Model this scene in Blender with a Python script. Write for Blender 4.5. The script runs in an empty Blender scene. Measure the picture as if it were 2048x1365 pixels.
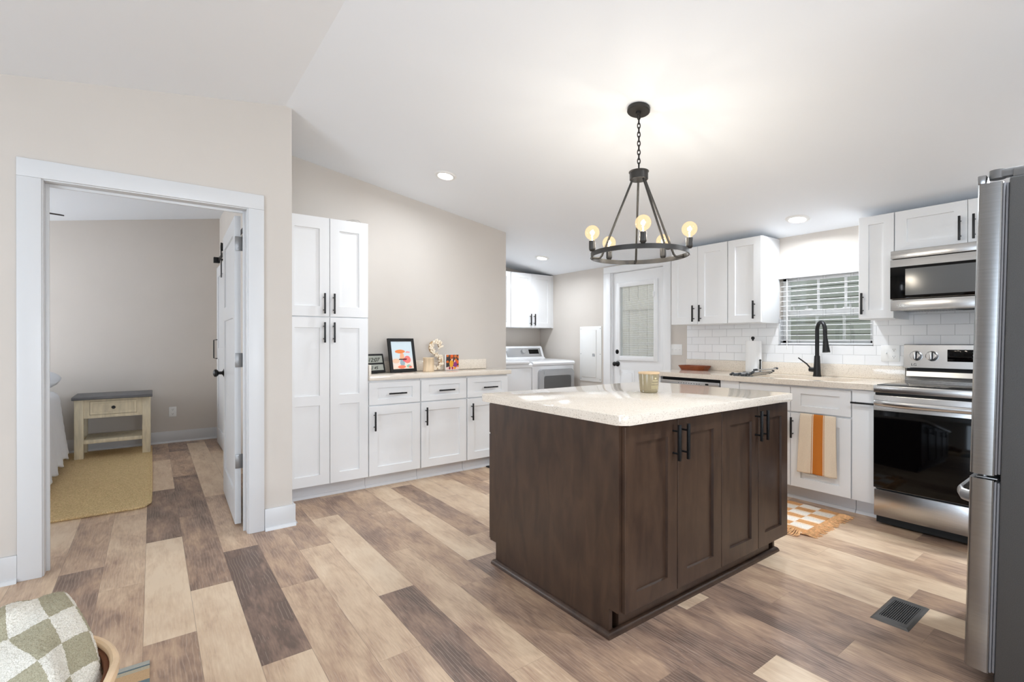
import bpy, bmesh, math, random
from mathutils import Vector, Matrix
random.seed(7)
PI = math.pi
scn = bpy.context.scene
COL = scn.collection

# ------------------------------------------------------------------ camera
cd = bpy.data.cameras.new('camera'); cam = bpy.data.objects.new('camera', cd); COL.objects.link(cam)
cd.sensor_width = 36.0; cd.lens = 978.92 / 2048 * 36.0; cd.shift_y = 2.41 / 2048
cd.clip_start = 0.02; cd.clip_end = 100
cam.location = (0, 0, 1.205)
cam.rotation_euler = (math.radians(90 - 0.145), 0, math.radians(53.675 - 90))
scn.camera = cam

# ------------------------------------------------------------------ world, exposure
w = bpy.data.worlds.new('sky'); scn.world = w; w.use_nodes = True
bg = w.node_tree.nodes['Background']
bg.inputs[0].default_value = (0.88, 0.94, 1.0, 1); bg.inputs[1].default_value = 1.6
scn.view_settings.view_transform = 'Standard'
scn.view_settings.look = 'None'
scn.view_settings.gamma = 1.0
scn.view_settings.use_curve_mapping = False
scn.view_settings.exposure = 0.33
scn.cycles.use_denoising = True
scn.cycles.max_bounces = 10
scn.cycles.diffuse_bounces = 6
scn.cycles.transparent_max_bounces = 12
scn.cycles.sample_clamp_indirect = 6.0
scn.cycles.caustics_reflective = False
scn.cycles.caustics_refractive = False

def area(name, loc, rot, sx, sy, power, col=(1, 1, 1), spread=180, shape='RECTANGLE'):
    l = bpy.data.lights.new(name, 'AREA'); l.shape = shape; l.size = sx
    if shape == 'RECTANGLE': l.size_y = sy
    l.energy = power; l.color = col; l.spread = math.radians(spread)
    o = bpy.data.objects.new(name, l); o.location = loc; o.rotation_euler = rot
    COL.objects.link(o); return o
# daylight through the living-room windows behind the camera, and through the bedroom window
area('daylight_side', (-3.17, 0.35, 1.12), (0, -PI/2, 0), 1.9, 2.3, 68, (0.72, 0.88, 1.06))
area('daylight_rear', (-1.0, -3.57, 1.30), (PI/2, 0, 0), 1.8, 1.2, 26, (0.80, 0.92, 1.06))
area('daylight_rear_two', (1.6, -3.57, 1.30), (PI/2, 0, 0), 1.8, 1.2, 84, (0.80, 0.92, 1.06))
area('daylight_bedroom', (-3.17, 6.2, 1.45), (0, -PI/2, 0), 1.1, 1.3, 76, (0.90, 0.95, 1.02))

# ------------------------------------------------------------------ helpers
def s2l(c):
    return tuple(((v/255)/12.92 if v/255 <= 0.04045 else ((v/255+0.055)/1.055)**2.4) for v in c)
def rgb(*c): return (*s2l(c), 1)

def new_mat(name):
    m = bpy.data.materials.new(name); m.use_nodes = True
    nt = m.node_tree; b = nt.nodes['Principled BSDF']
    return m, nt, b
def N(nt, t, **kw):
    n = nt.nodes.new(t)
    for k, v in kw.items(): setattr(n, k, v)
    return n
def mat(name, col, rough=0.5, metal=0.0, noise=0, nscale=30, bump=0, bscale=200, coat=0, spec=None, stretch=None):
    m, nt, b = new_mat(name)
    b.inputs['Base Color'].default_value = rgb(*col)
    b.inputs['Roughness'].default_value = rough
    b.inputs['Metallic'].default_value = metal
    if coat: b.inputs['Coat Weight'].default_value = coat; b.inputs['Coat Roughness'].default_value = 0.1
    if spec is not None: b.inputs['Specular IOR Level'].default_value = spec
    tc = N(nt, 'ShaderNodeTexCoord'); src = tc.outputs['Object']
    if stretch:
        mp = N(nt, 'ShaderNodeMapping'); mp.inputs['Scale'].default_value = stretch
        nt.links.new(src, mp.inputs[0]); src = mp.outputs[0]
    if noise:
        n = N(nt, 'ShaderNodeTexNoise'); n.inputs['Scale'].default_value = nscale; n.inputs['Detail'].default_value = 6
        nt.links.new(src, n.inputs['Vector'])
        r = N(nt, 'ShaderNodeValToRGB')
        lo = tuple(max(0, v*(1-noise)) for v in s2l(col)); hi = tuple(min(1, v*(1+noise)) for v in s2l(col))
        r.color_ramp.elements[0].color = (*lo, 1); r.color_ramp.elements[1].color = (*hi, 1)
        r.color_ramp.elements[0].position = 0.3; r.color_ramp.elements[1].position = 0.7
        nt.links.new(n.outputs['Fac'], r.inputs[0]); nt.links.new(r.outputs[0], b.inputs['Base Color'])
    if bump:
        n2 = N(nt, 'ShaderNodeTexNoise'); n2.inputs['Scale'].default_value = bscale; n2.inputs['Detail'].default_value = 3
        nt.links.new(src, n2.inputs['Vector'])
        bp = N(nt, 'ShaderNodeBump'); bp.inputs['Strength'].default_value = bump; bp.inputs['Distance'].default_value = 0.002
        nt.links.new(n2.outputs['Fac'], bp.inputs['Height']); nt.links.new(bp.outputs[0], b.inputs['Normal'])
    return m
def emit(name, col, strength):
    m = bpy.data.materials.new(name); m.use_nodes = True; nt = m.node_tree
    nt.nodes.remove(nt.nodes['Principled BSDF'])
    e = N(nt, 'ShaderNodeEmission'); e.inputs[0].default_value = (*col, 1); e.inputs[1].default_value = strength
    nt.links.new(e.outputs[0], nt.nodes['Material Output'].inputs[0]); return m

# ------------------------------------------------------------------ materials
M = {}
M['wall'] = mat('greige_wall_paint', (207, 200, 192), 0.75, noise=0.015, nscale=3, bump=0.05, bscale=260)
M['ceiling'] = mat('white_ceiling_paint', (240, 244, 249), 0.85, bump=0.06, bscale=180)
M['trim'] = mat('white_trim_paint', (214, 215, 216), 0.35)  # white toned down to offset strong light on the doorway casing
M['trim_lightened'] = mat('white_trim_paint_lightened', (240, 241, 242), 0.35)  # trim white lightened to make up for weak light at the exterior door
M['cab'] = mat('white_cabinet_paint', (234, 235, 236), 0.32, noise=0.01, nscale=4)
M['toe'] = mat('white_toe_paint', (214, 214, 216), 0.4)
M['black'] = mat('matte_black_metal', (24, 24, 25), 0.42, 0.3)
M['bronze'] = mat('dark_bronze_metal', (62, 60, 58), 0.42, 0.7)
M['nickel'] = mat('satin_nickel', (150, 150, 150), 0.35, 0.9)
M['plastic_white'] = mat('white_plastic', (235, 235, 233), 0.35)
M['enamel'] = mat('white_enamel', (232, 233, 235), 0.18, coat=0.3)
M['dark'] = mat('dark_slot', (14, 14, 14), 0.7)
M['blackglass'] = mat('black_oven_glass', (3, 3, 4), 0.06, spec=0.18)
M['steel'] = mat('brushed_stainless_steel', (186, 186, 186), 0.22, 1.0, noise=0.06, nscale=6, bump=0.03, bscale=60, stretch=(1, 1, 40))
M['steel_h'] = mat('brushed_stainless_steel_grain', (190, 190, 190), 0.24, 1.0, noise=0.05, nscale=5, bump=0.03, bscale=50, stretch=(1, 1, 30))
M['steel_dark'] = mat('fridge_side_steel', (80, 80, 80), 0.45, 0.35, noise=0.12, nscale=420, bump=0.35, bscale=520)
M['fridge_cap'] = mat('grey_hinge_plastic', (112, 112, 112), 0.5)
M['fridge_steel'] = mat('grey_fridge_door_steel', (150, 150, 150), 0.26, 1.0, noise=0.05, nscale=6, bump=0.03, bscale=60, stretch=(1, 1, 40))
M['register'] = mat('register_metal', (92, 90, 88), 0.45, 0.5)
M['gasket'] = mat('grey_door_gasket', (120, 120, 124), 0.5)
M['chrome'] = mat('silver_plastic', (186, 188, 190), 0.25, 0.7)
M['drawerglass'] = mat('smoked_window', (96, 97, 98), 0.12)
M['quilt'] = mat('white_quilted_cotton', (226, 228, 232), 0.9, bump=0.8, bscale=42)
M['linen_white'] = mat('white_pillow_cotton', (222, 226, 232), 0.9, bump=0.2, bscale=90)
M['paper'] = mat('paper_towel', (240, 240, 240), 0.95, bump=0.2, bscale=120)
M['tray'] = mat('red_brown_wood', (140, 72, 38), 0.4, noise=0.25, nscale=14, stretch=(6, 1, 6))
M['nswood'] = mat('weathered_cream_wood', (226, 214, 186), 0.55, noise=0.14, nscale=9, bump=0.15, bscale=60, stretch=(4, 4, 0.7))
M['nstop'] = mat('grey_weathered_wood', (104, 104, 106), 0.5, noise=0.2, nscale=10, bump=0.2, bscale=60, stretch=(0.8, 6, 6))
M['candle_glass'] = mat('sage_tan_glass', (148, 136, 108), 0.2, noise=0.05, nscale=8, coat=0.5)
M['candle_glass_base'] = mat('thick_glass_base', (134, 124, 96), 0.15, coat=0.5)
M['lidwood'] = mat('pale_wood_lid', (206, 176, 138), 0.45, noise=0.1, nscale=20)
M['birch'] = mat('pale_turned_wood', (214, 190, 158), 0.5, noise=0.12, nscale=12, stretch=(6, 6, 0.6))
M['shell'] = mat('cream_shell', (236, 222, 200), 0.35, noise=0.10, nscale=60)
M['shellback'] = mat('tan_letter_backing', (186, 154, 112), 0.6)
M['lcd'] = mat('grey_lcd', (150, 152, 142), 0.25)
M['lcdmark'] = mat('lcd_segments', (38, 40, 38), 0.5)
M['jutefill'] = mat('brown_cushion', (104, 62, 34), 0.9, bump=0.4, bscale=160)
M['bentwood'] = mat('tan_bentwood', (216, 186, 150), 0.4, noise=0.08, nscale=18)
M['rubber'] = mat('dark_silicone', (58, 62, 66), 0.6)
M['blind'] = mat('white_blind_slat', (236, 236, 238), 0.4)
M['cord'] = mat('grey_cord', (150, 148, 144), 0.6)
M['sage_siding'] = mat('sage_siding', (160, 166, 156), 0.8, noise=0.08, nscale=4)
M['porch_board'] = mat('grey_porch_board', (186, 176, 164), 0.8, noise=0.12, nscale=5, stretch=(4, 4, 0.5))
M['porch_wood'] = mat('brown_porch_wood', (128, 90, 52), 0.8, noise=0.2, nscale=8, stretch=(6, 6, 0.6))
M['ground'] = mat('pale_ground', (150, 146, 138), 0.9, noise=0.1)
M['mat_dark'] = mat('dark_floor_mat', (42, 42, 40), 0.95, bump=0.5, bscale=300)
M['fan'] = mat('dark_grey_fan_blade', (82, 82, 82), 0.5)
M['lens'] = emit('downlight_lens', (1.0, 0.98, 0.95), 20.0)
M['filament'] = emit('bulb_filament', (1.0, 0.86, 0.62), 60.0)

def glass_mat(name, col, gloss=0.12, rough=0.03, glow=None):
    m = bpy.data.materials.new(name); m.use_nodes = True; nt = m.node_tree
    nt.nodes.remove(nt.nodes['Principled BSDF'])
    t = N(nt, 'ShaderNodeBsdfTransparent'); t.inputs[0].default_value = (*col, 1)
    g = N(nt, 'ShaderNodeBsdfGlossy'); g.inputs['Roughness'].default_value = rough
    mx = N(nt, 'ShaderNodeMixShader'); mx.inputs[0].default_value = gloss
    nt.links.new(t.outputs[0], mx.inputs[1]); nt.links.new(g.outputs[0], mx.inputs[2])
    out = mx.outputs[0]
    if glow:
        e = N(nt, 'ShaderNodeEmission'); e.inputs[0].default_value = (*glow[0], 1); e.inputs[1].default_value = glow[1]
        m2 = N(nt, 'ShaderNodeMixShader'); m2.inputs[0].default_value = glow[2]
        nt.links.new(out, m2.inputs[1]); nt.links.new(e.outputs[0], m2.inputs[2]); out = m2.outputs[0]
    nt.links.new(out, nt.nodes['Material Output'].inputs[0]); return m
M['pane'] = glass_mat('clear_window_glass', (0.97, 0.98, 0.97), 0.06)
M['bulb'] = glass_mat('amber_bulb_glass', (1.0, 0.93, 0.80), 0.06, 0.05, ((1.0, 0.72, 0.43), 1.15, 0.5))

def quartz():
    m, nt, b = new_mat('speckled_cream_quartz')
    b.inputs['Roughness'].default_value = 0.06
    tc = N(nt, 'ShaderNodeTexCoord')
    n1 = N(nt, 'ShaderNodeTexNoise'); n1.inputs['Scale'].default_value = 260; n1.inputs['Detail'].default_value = 3
    n2 = N(nt, 'ShaderNodeTexNoise'); n2.inputs['Scale'].default_value = 7; n2.inputs['Detail'].default_value = 4
    r1 = N(nt, 'ShaderNodeValToRGB'); r2 = N(nt, 'ShaderNodeValToRGB')
    for n in (n1, n2): nt.links.new(tc.outputs['Object'], n.inputs['Vector'])
    e = r1.color_ramp.elements; e[0].position = 0.30; e[0].color = rgb(168, 152, 134); e[1].position = 0.42; e[1].color = rgb(236, 226, 213)
    x = e.new(0.66); x.color = rgb(236, 227, 214); x = e.new(0.74); x.color = rgb(248, 244, 238)
    e2 = r2.color_ramp.elements; e2[0].color = (0.93, 0.92, 0.90, 1); e2[1].color = (1, 1, 1, 1)
    mx = N(nt, 'ShaderNodeMixRGB', blend_type='MULTIPLY'); mx.inputs[0].default_value = 1
    nt.links.new(n1.outputs['Fac'], r1.inputs[0]); nt.links.new(n2.outputs['Fac'], r2.inputs[0])
    nt.links.new(r1.outputs[0], mx.inputs[1]); nt.links.new(r2.outputs[0], mx.inputs[2])
    nt.links.new(mx.outputs[0], b.inputs['Base Color']); return m
M['quartz'] = quartz()

def espresso():
    m, nt, b = new_mat('espresso_stained_maple')
    b.inputs['Roughness'].default_value = 0.34
    tc = N(nt, 'ShaderNodeTexCoord'); mp = N(nt, 'ShaderNodeMapping'); mp.inputs['Scale'].default_value = (4.5, 4.5, 1.3)
    nt.links.new(tc.outputs['Object'], mp.inputs[0])
    n1 = N(nt, 'ShaderNodeTexNoise'); n1.inputs['Scale'].default_value = 4; n1.inputs['Detail'].default_value = 8; n1.inputs['Distortion'].default_value = 0.6
    nt.links.new(mp.outputs[0], n1.inputs['Vector'])
    n2 = N(nt, 'ShaderNodeTexNoise'); n2.inputs['Scale'].default_value = 2.2; n2.inputs['Detail'].default_value = 3
    nt.links.new(tc.outputs['Object'], n2.inputs['Vector'])
    r = N(nt, 'ShaderNodeValToRGB'); e = r.color_ramp.elements
    e[0].position = 0.30; e[0].color = rgb(54, 39, 31); e[1].position = 0.72; e[1].color = rgb(76, 57, 44)
    r2 = N(nt, 'ShaderNodeValToRGB'); e = r2.color_ramp.elements
    e[0].position = 0.3; e[0].color = (0.82, 0.80, 0.80, 1); e[1].position = 0.7; e[1].color = (1.08, 1.06, 1.04, 1)
    mx = N(nt, 'ShaderNodeMixRGB', blend_type='MULTIPLY'); mx.inputs[0].default_value = 1
    nt.links.new(n1.outputs['Fac'], r.inputs[0]); nt.links.new(n2.outputs['Fac'], r2.inputs[0])
    nt.links.new(r.outputs[0], mx.inputs[1]); nt.links.new(r2.outputs[0], mx.inputs[2])
    nt.links.new(mx.outputs[0], b.inputs['Base Color']); return m
M['espresso'] = espresso()

def tile():
    m, nt, b = new_mat('white_subway_tile')
    b.inputs['Roughness'].default_value = 0.12
    uv = N(nt, 'ShaderNodeUVMap')
    br = N(nt, 'ShaderNodeTexBrick'); br.offset = 0.5
    br.inputs['Scale'].default_value = 1.0; br.inputs['Brick Width'].default_value = 0.1524; br.inputs['Row Height'].default_value = 0.0762
    br.inputs['Mortar Size'].default_value = 0.0016; br.inputs['Mortar Smooth'].default_value = 0.6; br.inputs['Bias'].default_value = -0.2
    br.inputs['Color1'].default_value = rgb(242, 243, 244); br.inputs['Color2'].default_value = rgb(238, 239, 241)
    br.inputs['Mortar'].default_value = rgb(214, 215, 216)
    nt.links.new(uv.outputs[0], br.inputs['Vector'])
    nt.links.new(br.outputs['Color'], b.inputs['Base Color'])
    bp = N(nt, 'ShaderNodeBump', invert=True); bp.inputs['Strength'].default_value = 0.8; bp.inputs['Distance'].default_value = 0.003
    nt.links.new(br.outputs['Fac'], bp.inputs['Height']); nt.links.new(bp.outputs[0], b.inputs['Normal']); return m
M['tile'] = tile()

def floor_mat():
    m, nt, b = new_mat('oak_plank_flooring')
    L = nt.links.new
    uv = N(nt, 'ShaderNodeUVMap'); at = N(nt, 'ShaderNodeAttribute', attribute_name='tone'); sd = N(nt, 'ShaderNodeAttribute', attribute_name='seed')
    off = N(nt, 'ShaderNodeVectorMath', operation='SCALE'); off.inputs[0].default_value = (17.3, 41.7, 5.1)
    L(sd.outputs['Fac'], off.inputs['Scale'])
    add = N(nt, 'ShaderNodeVectorMath', operation='ADD'); L(uv.outputs[0], add.inputs[0]); L(off.outputs[0], add.inputs[1])
    def mp(s):
        q = N(nt, 'ShaderNodeMapping'); q.inputs['Scale'].default_value = s; L(add.outputs[0], q.inputs[0]); return q.outputs[0]
    def noise(v, sc, det=6, dist=0.0):
        q = N(nt, 'ShaderNodeTexNoise'); q.inputs['Scale'].default_value = sc; q.inputs['Detail'].default_value = det; q.inputs['Distortion'].default_value = dist
        L(v, q.inputs['Vector']); return q.outputs['Fac']
    fine = noise(mp((1, 0.10, 1)), 150, 4)
    streak = noise(mp((1, 0.2, 1)), 24, 6, 1.2)
    blot = noise(mp((1, 0.45, 1)), 7, 4, 0.3)
    def mth(op, a, c, d=None):
        q = N(nt, 'ShaderNodeMath', operation=op)
        for i, x in enumerate((a, c, d)):
            if x is None: continue
            if isinstance(x, (int, float)): q.inputs[i].default_value = x
            else: L(x, q.inputs[i])
        return q.outputs[0]
    t = mth('ADD', at.outputs['Fac'], mth('MULTIPLY', mth('SUBTRACT', blot, 0.5), 1.05))
    t = mth('ADD', t, mth('MULTIPLY', mth('SUBTRACT', streak, 0.5), 0.50))
    t = mth('ADD', t, mth('MULTIPLY', mth('SUBTRACT', fine, 0.5), 0.40))
    r = N(nt, 'ShaderNodeValToRGB'); e = r.color_ramp.elements
    e[0].position = 0.0; e[0].color = rgb(226, 203, 175); e[1].position = 1.0; e[1].color = rgb(104, 84, 73)
    x = e.new(0.28); x.color = rgb(210, 183, 154); x = e.new(0.52); x.color = rgb(182, 152, 127); x = e.new(0.78); x.color = rgb(142, 116, 100)
    L(t, r.inputs[0])
    # limed grain: thin pale cathedral lines
    wv = N(nt, 'ShaderNodeTexWave', wave_type='BANDS', bands_direction='X'); wv.inputs['Scale'].default_value = 22
    wv.inputs['Distortion'].default_value = 9; wv.inputs['Detail'].default_value = 3; wv.inputs['Detail Scale'].default_value = 0.7
    L(mp((1, 0.22, 1)), wv.inputs['Vector'])
    cr = N(nt, 'ShaderNodeValToRGB'); cr.color_ramp.elements[0].position = 0.86; cr.color_ramp.elements[1].position = 1.0
    L(wv.outputs['Fac'], cr.inputs[0])
    amt = mth('MULTIPLY', mth('MULTIPLY', cr.outputs[0], mth('GREATER_THAN', blot, 0.5)), 0.22)
    mx = N(nt, 'ShaderNodeMixRGB'); L(amt, mx.inputs[0]); L(r.outputs[0], mx.inputs[1]); mx.inputs[2].default_value = rgb(222, 205, 186)
    # plank seams
    ed = N(nt, 'ShaderNodeAttribute', attribute_name='UVMap')
    sx = N(nt, 'ShaderNodeSeparateXYZ'); L(uv.outputs[0], sx.inputs[0])
    len_ = N(nt, 'ShaderNodeAttribute', attribute_name='plen')
    e1 = mth('LESS_THAN', sx.outputs[0], 0.0012); e2 = mth('GREATER_THAN', sx.outputs[0], 0.1768)
    e3 = mth('LESS_THAN', sx.outputs[1], 0.0015)
    seam = mth('MULTIPLY', mth('MAXIMUM', mth('MAXIMUM', e1, e2), e3), 0.38)
    m2 = N(nt, 'ShaderNodeMixRGB'); L(seam, m2.inputs[0]); L(mx.outputs[0], m2.inputs[1]); m2.inputs[2].default_value = rgb(84, 66, 54)
    L(m2.outputs[0], b.inputs['Base Color'])
    L(mth('ADD', mth('MULTIPLY', streak, 0.18), 0.28), b.inputs['Roughness'])
    bp = N(nt, 'ShaderNodeBump'); bp.inputs['Strength'].default_value = 0.12; bp.inputs['Distance'].default_value = 0.001
    L(fine, bp.inputs['Height']); L(bp.outputs[0], b.inputs['Normal'])
    return m
M['floor'] = floor_mat()

def jute():
    m, nt, b = new_mat('woven_jute'); b.inputs['Roughness'].default_value = 0.95
    tc = N(nt, 'ShaderNodeTexCoord')
    n = N(nt, 'ShaderNodeTexNoise'); n.inputs['Scale'].default_value = 120; n.inputs['Detail'].default_value = 4
    nt.links.new(tc.outputs['Object'], n.inputs['Vector'])
    r = N(nt, 'ShaderNodeValToRGB'); e = r.color_ramp.elements
    e[0].position = 0.3; e[0].color = rgb(206, 174, 122); e[1].position = 0.7; e[1].color = rgb(248, 222, 172)
    nt.links.new(n.outputs['Fac'], r.inputs[0]); nt.links.new(r.outputs[0], b.inputs['Base Color'])
    wv = N(nt, 'ShaderNodeTexWave', bands_direction='X'); wv.inputs['Scale'].default_value = 42; wv.inputs['Distortion'].default_value = 2
    nt.links.new(tc.outputs['Object'], wv.inputs['Vector'])
    bp = N(nt, 'ShaderNodeBump'); bp.inputs['Strength'].default_value = 0.7; bp.inputs['Distance'].default_value = 0.004
    nt.links.new(wv.outputs['Fac'], bp.inputs['Height']); nt.links.new(bp.outputs[0], b.inputs['Normal']); return m
M['jute'] = jute()

def uv_ramp(name, axis, stops, rough=0.9, bump=0.3, bscale=300, const=True):
    """colour bands along a UV axis (woven stripes)"""
    m, nt, b = new_mat(name); b.inputs['Roughness'].default_value = rough
    uv = N(nt, 'ShaderNodeUVMap'); sp = N(nt, 'ShaderNodeSeparateXYZ'); nt.links.new(uv.outputs[0], sp.inputs[0])
    r = N(nt, 'ShaderNodeValToRGB'); r.color_ramp.interpolation = 'CONSTANT' if const else 'LINEAR'
    e = r.color_ramp.elements
    while len(e) > 1: e.remove(e[-1])
    e[0].position = stops[0][0]; e[0].color = rgb(*stops[0][1])
    for p, c in stops[1:]:
        x = e.new(p); x.color = rgb(*c)
    nt.links.new(sp.outputs[axis], r.inputs[0])
    tc = N(nt, 'ShaderNodeTexCoord')
    n = N(nt, 'ShaderNodeTexNoise'); n.inputs['Scale'].default_value = bscale; n.inputs['Detail'].default_value = 2
    nt.links.new(tc.outputs['Object'], n.inputs['Vector'])
    mx = N(nt, 'ShaderNodeMixRGB', blend_type='MULTIPLY'); mx.inputs[0].default_value = 0.5
    r2 = N(nt, 'ShaderNodeValToRGB'); r2.color_ramp.elements[0].position = 0.3; r2.color_ramp.elements[0].color = (0.72, 0.72, 0.72, 1); r2.color_ramp.elements[1].position = 0.7
    nt.links.new(n.outputs['Fac'], r2.inputs[0]); nt.links.new(r.outputs[0], mx.inputs[1]); nt.links.new(r2.outputs[0], mx.inputs[2])
    nt.links.new(mx.outputs[0], b.inputs['Base Color'])
    bp = N(nt, 'ShaderNodeBump'); bp.inputs['Strength'].default_value = bump; bp.inputs['Distance'].default_value = 0.002
    nt.links.new(n.outputs['Fac'], bp.inputs['Height']); nt.links.new(bp.outputs[0], b.inputs['Normal']); return m
CRM, ORG = (240, 222, 198), (206, 122, 40)
M['towel'] = uv_ramp('striped_linen_towel', 0, [(0, CRM), (0.345, (198, 128, 62)), (0.36, CRM), (0.385, ORG), (0.655, CRM), (0.675, (198, 128, 62)), (0.69, CRM)])
M['stripe_rug'] = uv_ramp('blue_tan_striped_weave', 1, [(0, (196, 198, 190)), (0.04, (112, 130, 136)), (0.055, (206, 196, 172)), (0.09, (222, 186, 142)), (0.2, (120, 140, 146)), (0.27, (222, 186, 142)), (0.4, (206, 196, 172)), (0.5, (120, 140, 146)), (0.6, (222, 186, 142)), (0.8, (206, 196, 172))], bscale=220)

def checker(name, c1, c2, sx, sy, rough=0.95, bump=0.8, bscale=420, extra=None):
    m, nt, b = new_mat(name); b.inputs['Roughness'].default_value = rough; L = nt.links.new
    uv = N(nt, 'ShaderNodeUVMap'); mp = N(nt, 'ShaderNodeMapping'); mp.inputs['Scale'].default_value = (sx, sy, 1); L(uv.outputs[0], mp.inputs[0])
    tc = N(nt, 'ShaderNodeTexCoord')
    n = N(nt, 'ShaderNodeTexNoise'); n.inputs['Scale'].default_value = bscale; n.inputs['Detail'].default_value = 3; L(tc.outputs['Object'], n.inputs['Vector'])
    jit = N(nt, 'ShaderNodeMixRGB'); jit.blend_type = 'ADD'; jit.inputs[0].default_value = 0.06
    L(mp.outputs[0], jit.inputs[1]); L(n.outputs['Color'], jit.inputs[2])
    ck = N(nt, 'ShaderNodeTexChecker'); ck.inputs['Scale'].default_value = 1; ck.inputs['Color1'].default_value = rgb(*c1); ck.inputs['Color2'].default_value = rgb(*c2)
    L(jit.outputs[0], ck.inputs['Vector']); src = ck.outputs['Color']
    if extra:
        sp = N(nt, 'ShaderNodeSeparateXYZ'); L(mp.outputs[0], sp.inputs[0])
        q = N(nt, 'ShaderNodeMath', operation='FRACT'); L(sp.outputs[1], q.inputs[0])
        g = N(nt, 'ShaderNodeMath', operation='LESS_THAN'); g.inputs[1].default_value = 0.2; L(q.outputs[0], g.inputs[0])
        mm = N(nt, 'ShaderNodeMixRGB'); L(g.outputs[0], mm.inputs[0]); L(src, mm.inputs[1]); mm.inputs[2].default_value = rgb(*extra); src = mm.outputs[0]
    r2 = N(nt, 'ShaderNodeValToRGB'); r2.color_ramp.elements[0].position = 0.32; r2.color_ramp.elements[0].color = (0.62, 0.60, 0.54, 1); r2.color_ramp.elements[1].position = 0.6
    L(n.outputs['Fac'], r2.inputs[0])
    mx = N(nt, 'ShaderNodeMixRGB', blend_type='MULTIPLY'); mx.inputs[0].default_value = 0.8; L(src, mx.inputs[1]); L(r2.outputs[0], mx.inputs[2])
    L(mx.outputs[0], b.inputs['Base Color'])
    bp = N(nt, 'ShaderNodeBump'); bp.inputs['Strength'].default_value = bump; bp.inputs['Distance'].default_value = 0.004
    L(n.outputs['Fac'], bp.inputs['Height']); L(bp.outputs[0], b.inputs['Normal']); return m
M['throw'] = checker('checked_fleece', (180, 172, 146), (240, 234, 222), 1, 1, bscale=330, bump=1.0)
M['kitchen_rug'] = checker('orange_cream_checked_cotton', (244, 236, 226), (218, 160, 104), 1, 1, bscale=260, bump=0.5, extra=(248, 226, 200))
M['fringe'] = mat('orange_cream_fringe', (226, 178, 128), 0.95, noise=0.3, nscale=60)

# ------------------------------------------------------------------ mesh helpers
def bmn(): return bmesh.new()
def box(bm, a, b, bev=0.0, mi=0, seg=2):
    x0, y0, z0 = (min(p, q) for p, q in zip(a, b)); x1, y1, z1 = (max(p, q) for p, q in zip(a, b))
    vs = [bm.verts.new(p) for p in ((x0, y0, z0), (x1, y0, z0), (x1, y1, z0), (x0, y1, z0), (x0, y0, z1), (x1, y0, z1), (x1, y1, z1), (x0, y1, z1))]
    fs = [bm.faces.new([vs[i] for i in q]) for q in ((0, 3, 2, 1), (4, 5, 6, 7), (0, 1, 5, 4), (1, 2, 6, 5), (2, 3, 7, 6), (3, 0, 4, 7))]
    for f in fs: f.material_index = mi
    if bev:
        es = list({e for f in fs for e in f.edges})
        r = bmesh.ops.bevel(bm, geom=es, offset=bev, segments=seg, affect='EDGES', profile=0.5)
        for f in r['faces']: f.material_index = mi
        vs = list({v for f in r['faces'] for v in f.verts} | {v for v in vs if v.is_valid})
    return vs
def prism(bm, pts, z0, z1, axis='z', mi=0):
    """extrude a 2-D polygon along an axis: pts in (x,y) for z, (x,z) for y, (y,z) for x"""
    f = {'z': lambda p, t: (p[0], p[1], t), 'y': lambda p, t: (p[0], t, p[1]), 'x': lambda p, t: (t, p[0], p[1])}[axis]
    lo = [bm.verts.new(f(p, z0)) for p in pts]; hi = [bm.verts.new(f(p, z1)) for p in pts]
    n = len(pts); fs = [bm.faces.new(lo[::-1]), bm.faces.new(hi)]
    for i in range(n): fs.append(bm.faces.new((lo[i], lo[(i+1) % n], hi[(i+1) % n], hi[i])))
    for q in fs: q.material_index = mi
    return lo + hi
def lathe(bm, prof, c=(0, 0, 0), seg=32, axis='z', mi=0):
    rings = []
    for r, z in prof:
        ring = []
        for i in range(seg):
            a = 2*PI*i/seg; x, y = r*math.cos(a), r*math.sin(a)
            p = {'z': (x, y, z), 'y': (x, z, y), 'x': (z, x, y)}[axis]
            ring.append(bm.verts.new((p[0]+c[0], p[1]+c[1], p[2]+c[2])))
        rings.append(ring)
    for a, b in zip(rings, rings[1:]):
        for i in range(seg):
            f = bm.faces.new((a[i], a[(i+1) % seg], b[(i+1) % seg], b[i])); f.material_index = mi
    for ring in (rings[0], rings[-1]):
        f = bm.faces.new(ring); f.material_index = mi
def tube(bm, path, r, seg=10, mi=0, closed=False, flat=None):
    P = [Vector(p) for p in path]; n = len(P); rings = []
    up = Vector((0, 0, 1)); prev = None
    for i in range(n):
        if closed: t = (P[(i+1) % n] - P[i-1]).normalized()
        else: t = (P[min(i+1, n-1)] - P[max(i-1, 0)]).normalized()
        if prev is None:
            a = up if abs(t.z) < 0.95 else Vector((1, 0, 0)); s = t.cross(a).normalized()
        else:
            s = (prev - t*prev.dot(t)).normalized()
        prev = s; q = t.cross(s)
        rr = r[i] if isinstance(r, (list, tuple)) else r
        ring = []
        for k in range(seg):
            a = 2*PI*k/seg
            v = s*math.cos(a)*rr + q*math.sin(a)*(rr if flat is None else rr*flat)
            ring.append(bm.verts.new(P[i] + v))
        rings.append(ring)
    pr = list(zip(rings, rings[1:])) + ([(rings[-1], rings[0])] if closed else [])
    for a, b in pr:
        for k in range(seg):
            f = bm.faces.new((a[k], a[(k+1) % seg], b[(k+1) % seg], b[k])); f.material_index = mi
    if not closed:
        for ring in (rings[0], rings[-1]):
            f = bm.faces.new(ring); f.material_index = mi
def cyl(bm, a, b, r, seg=14, mi=0): tube(bm, [a, b], r, seg, mi)
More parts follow.
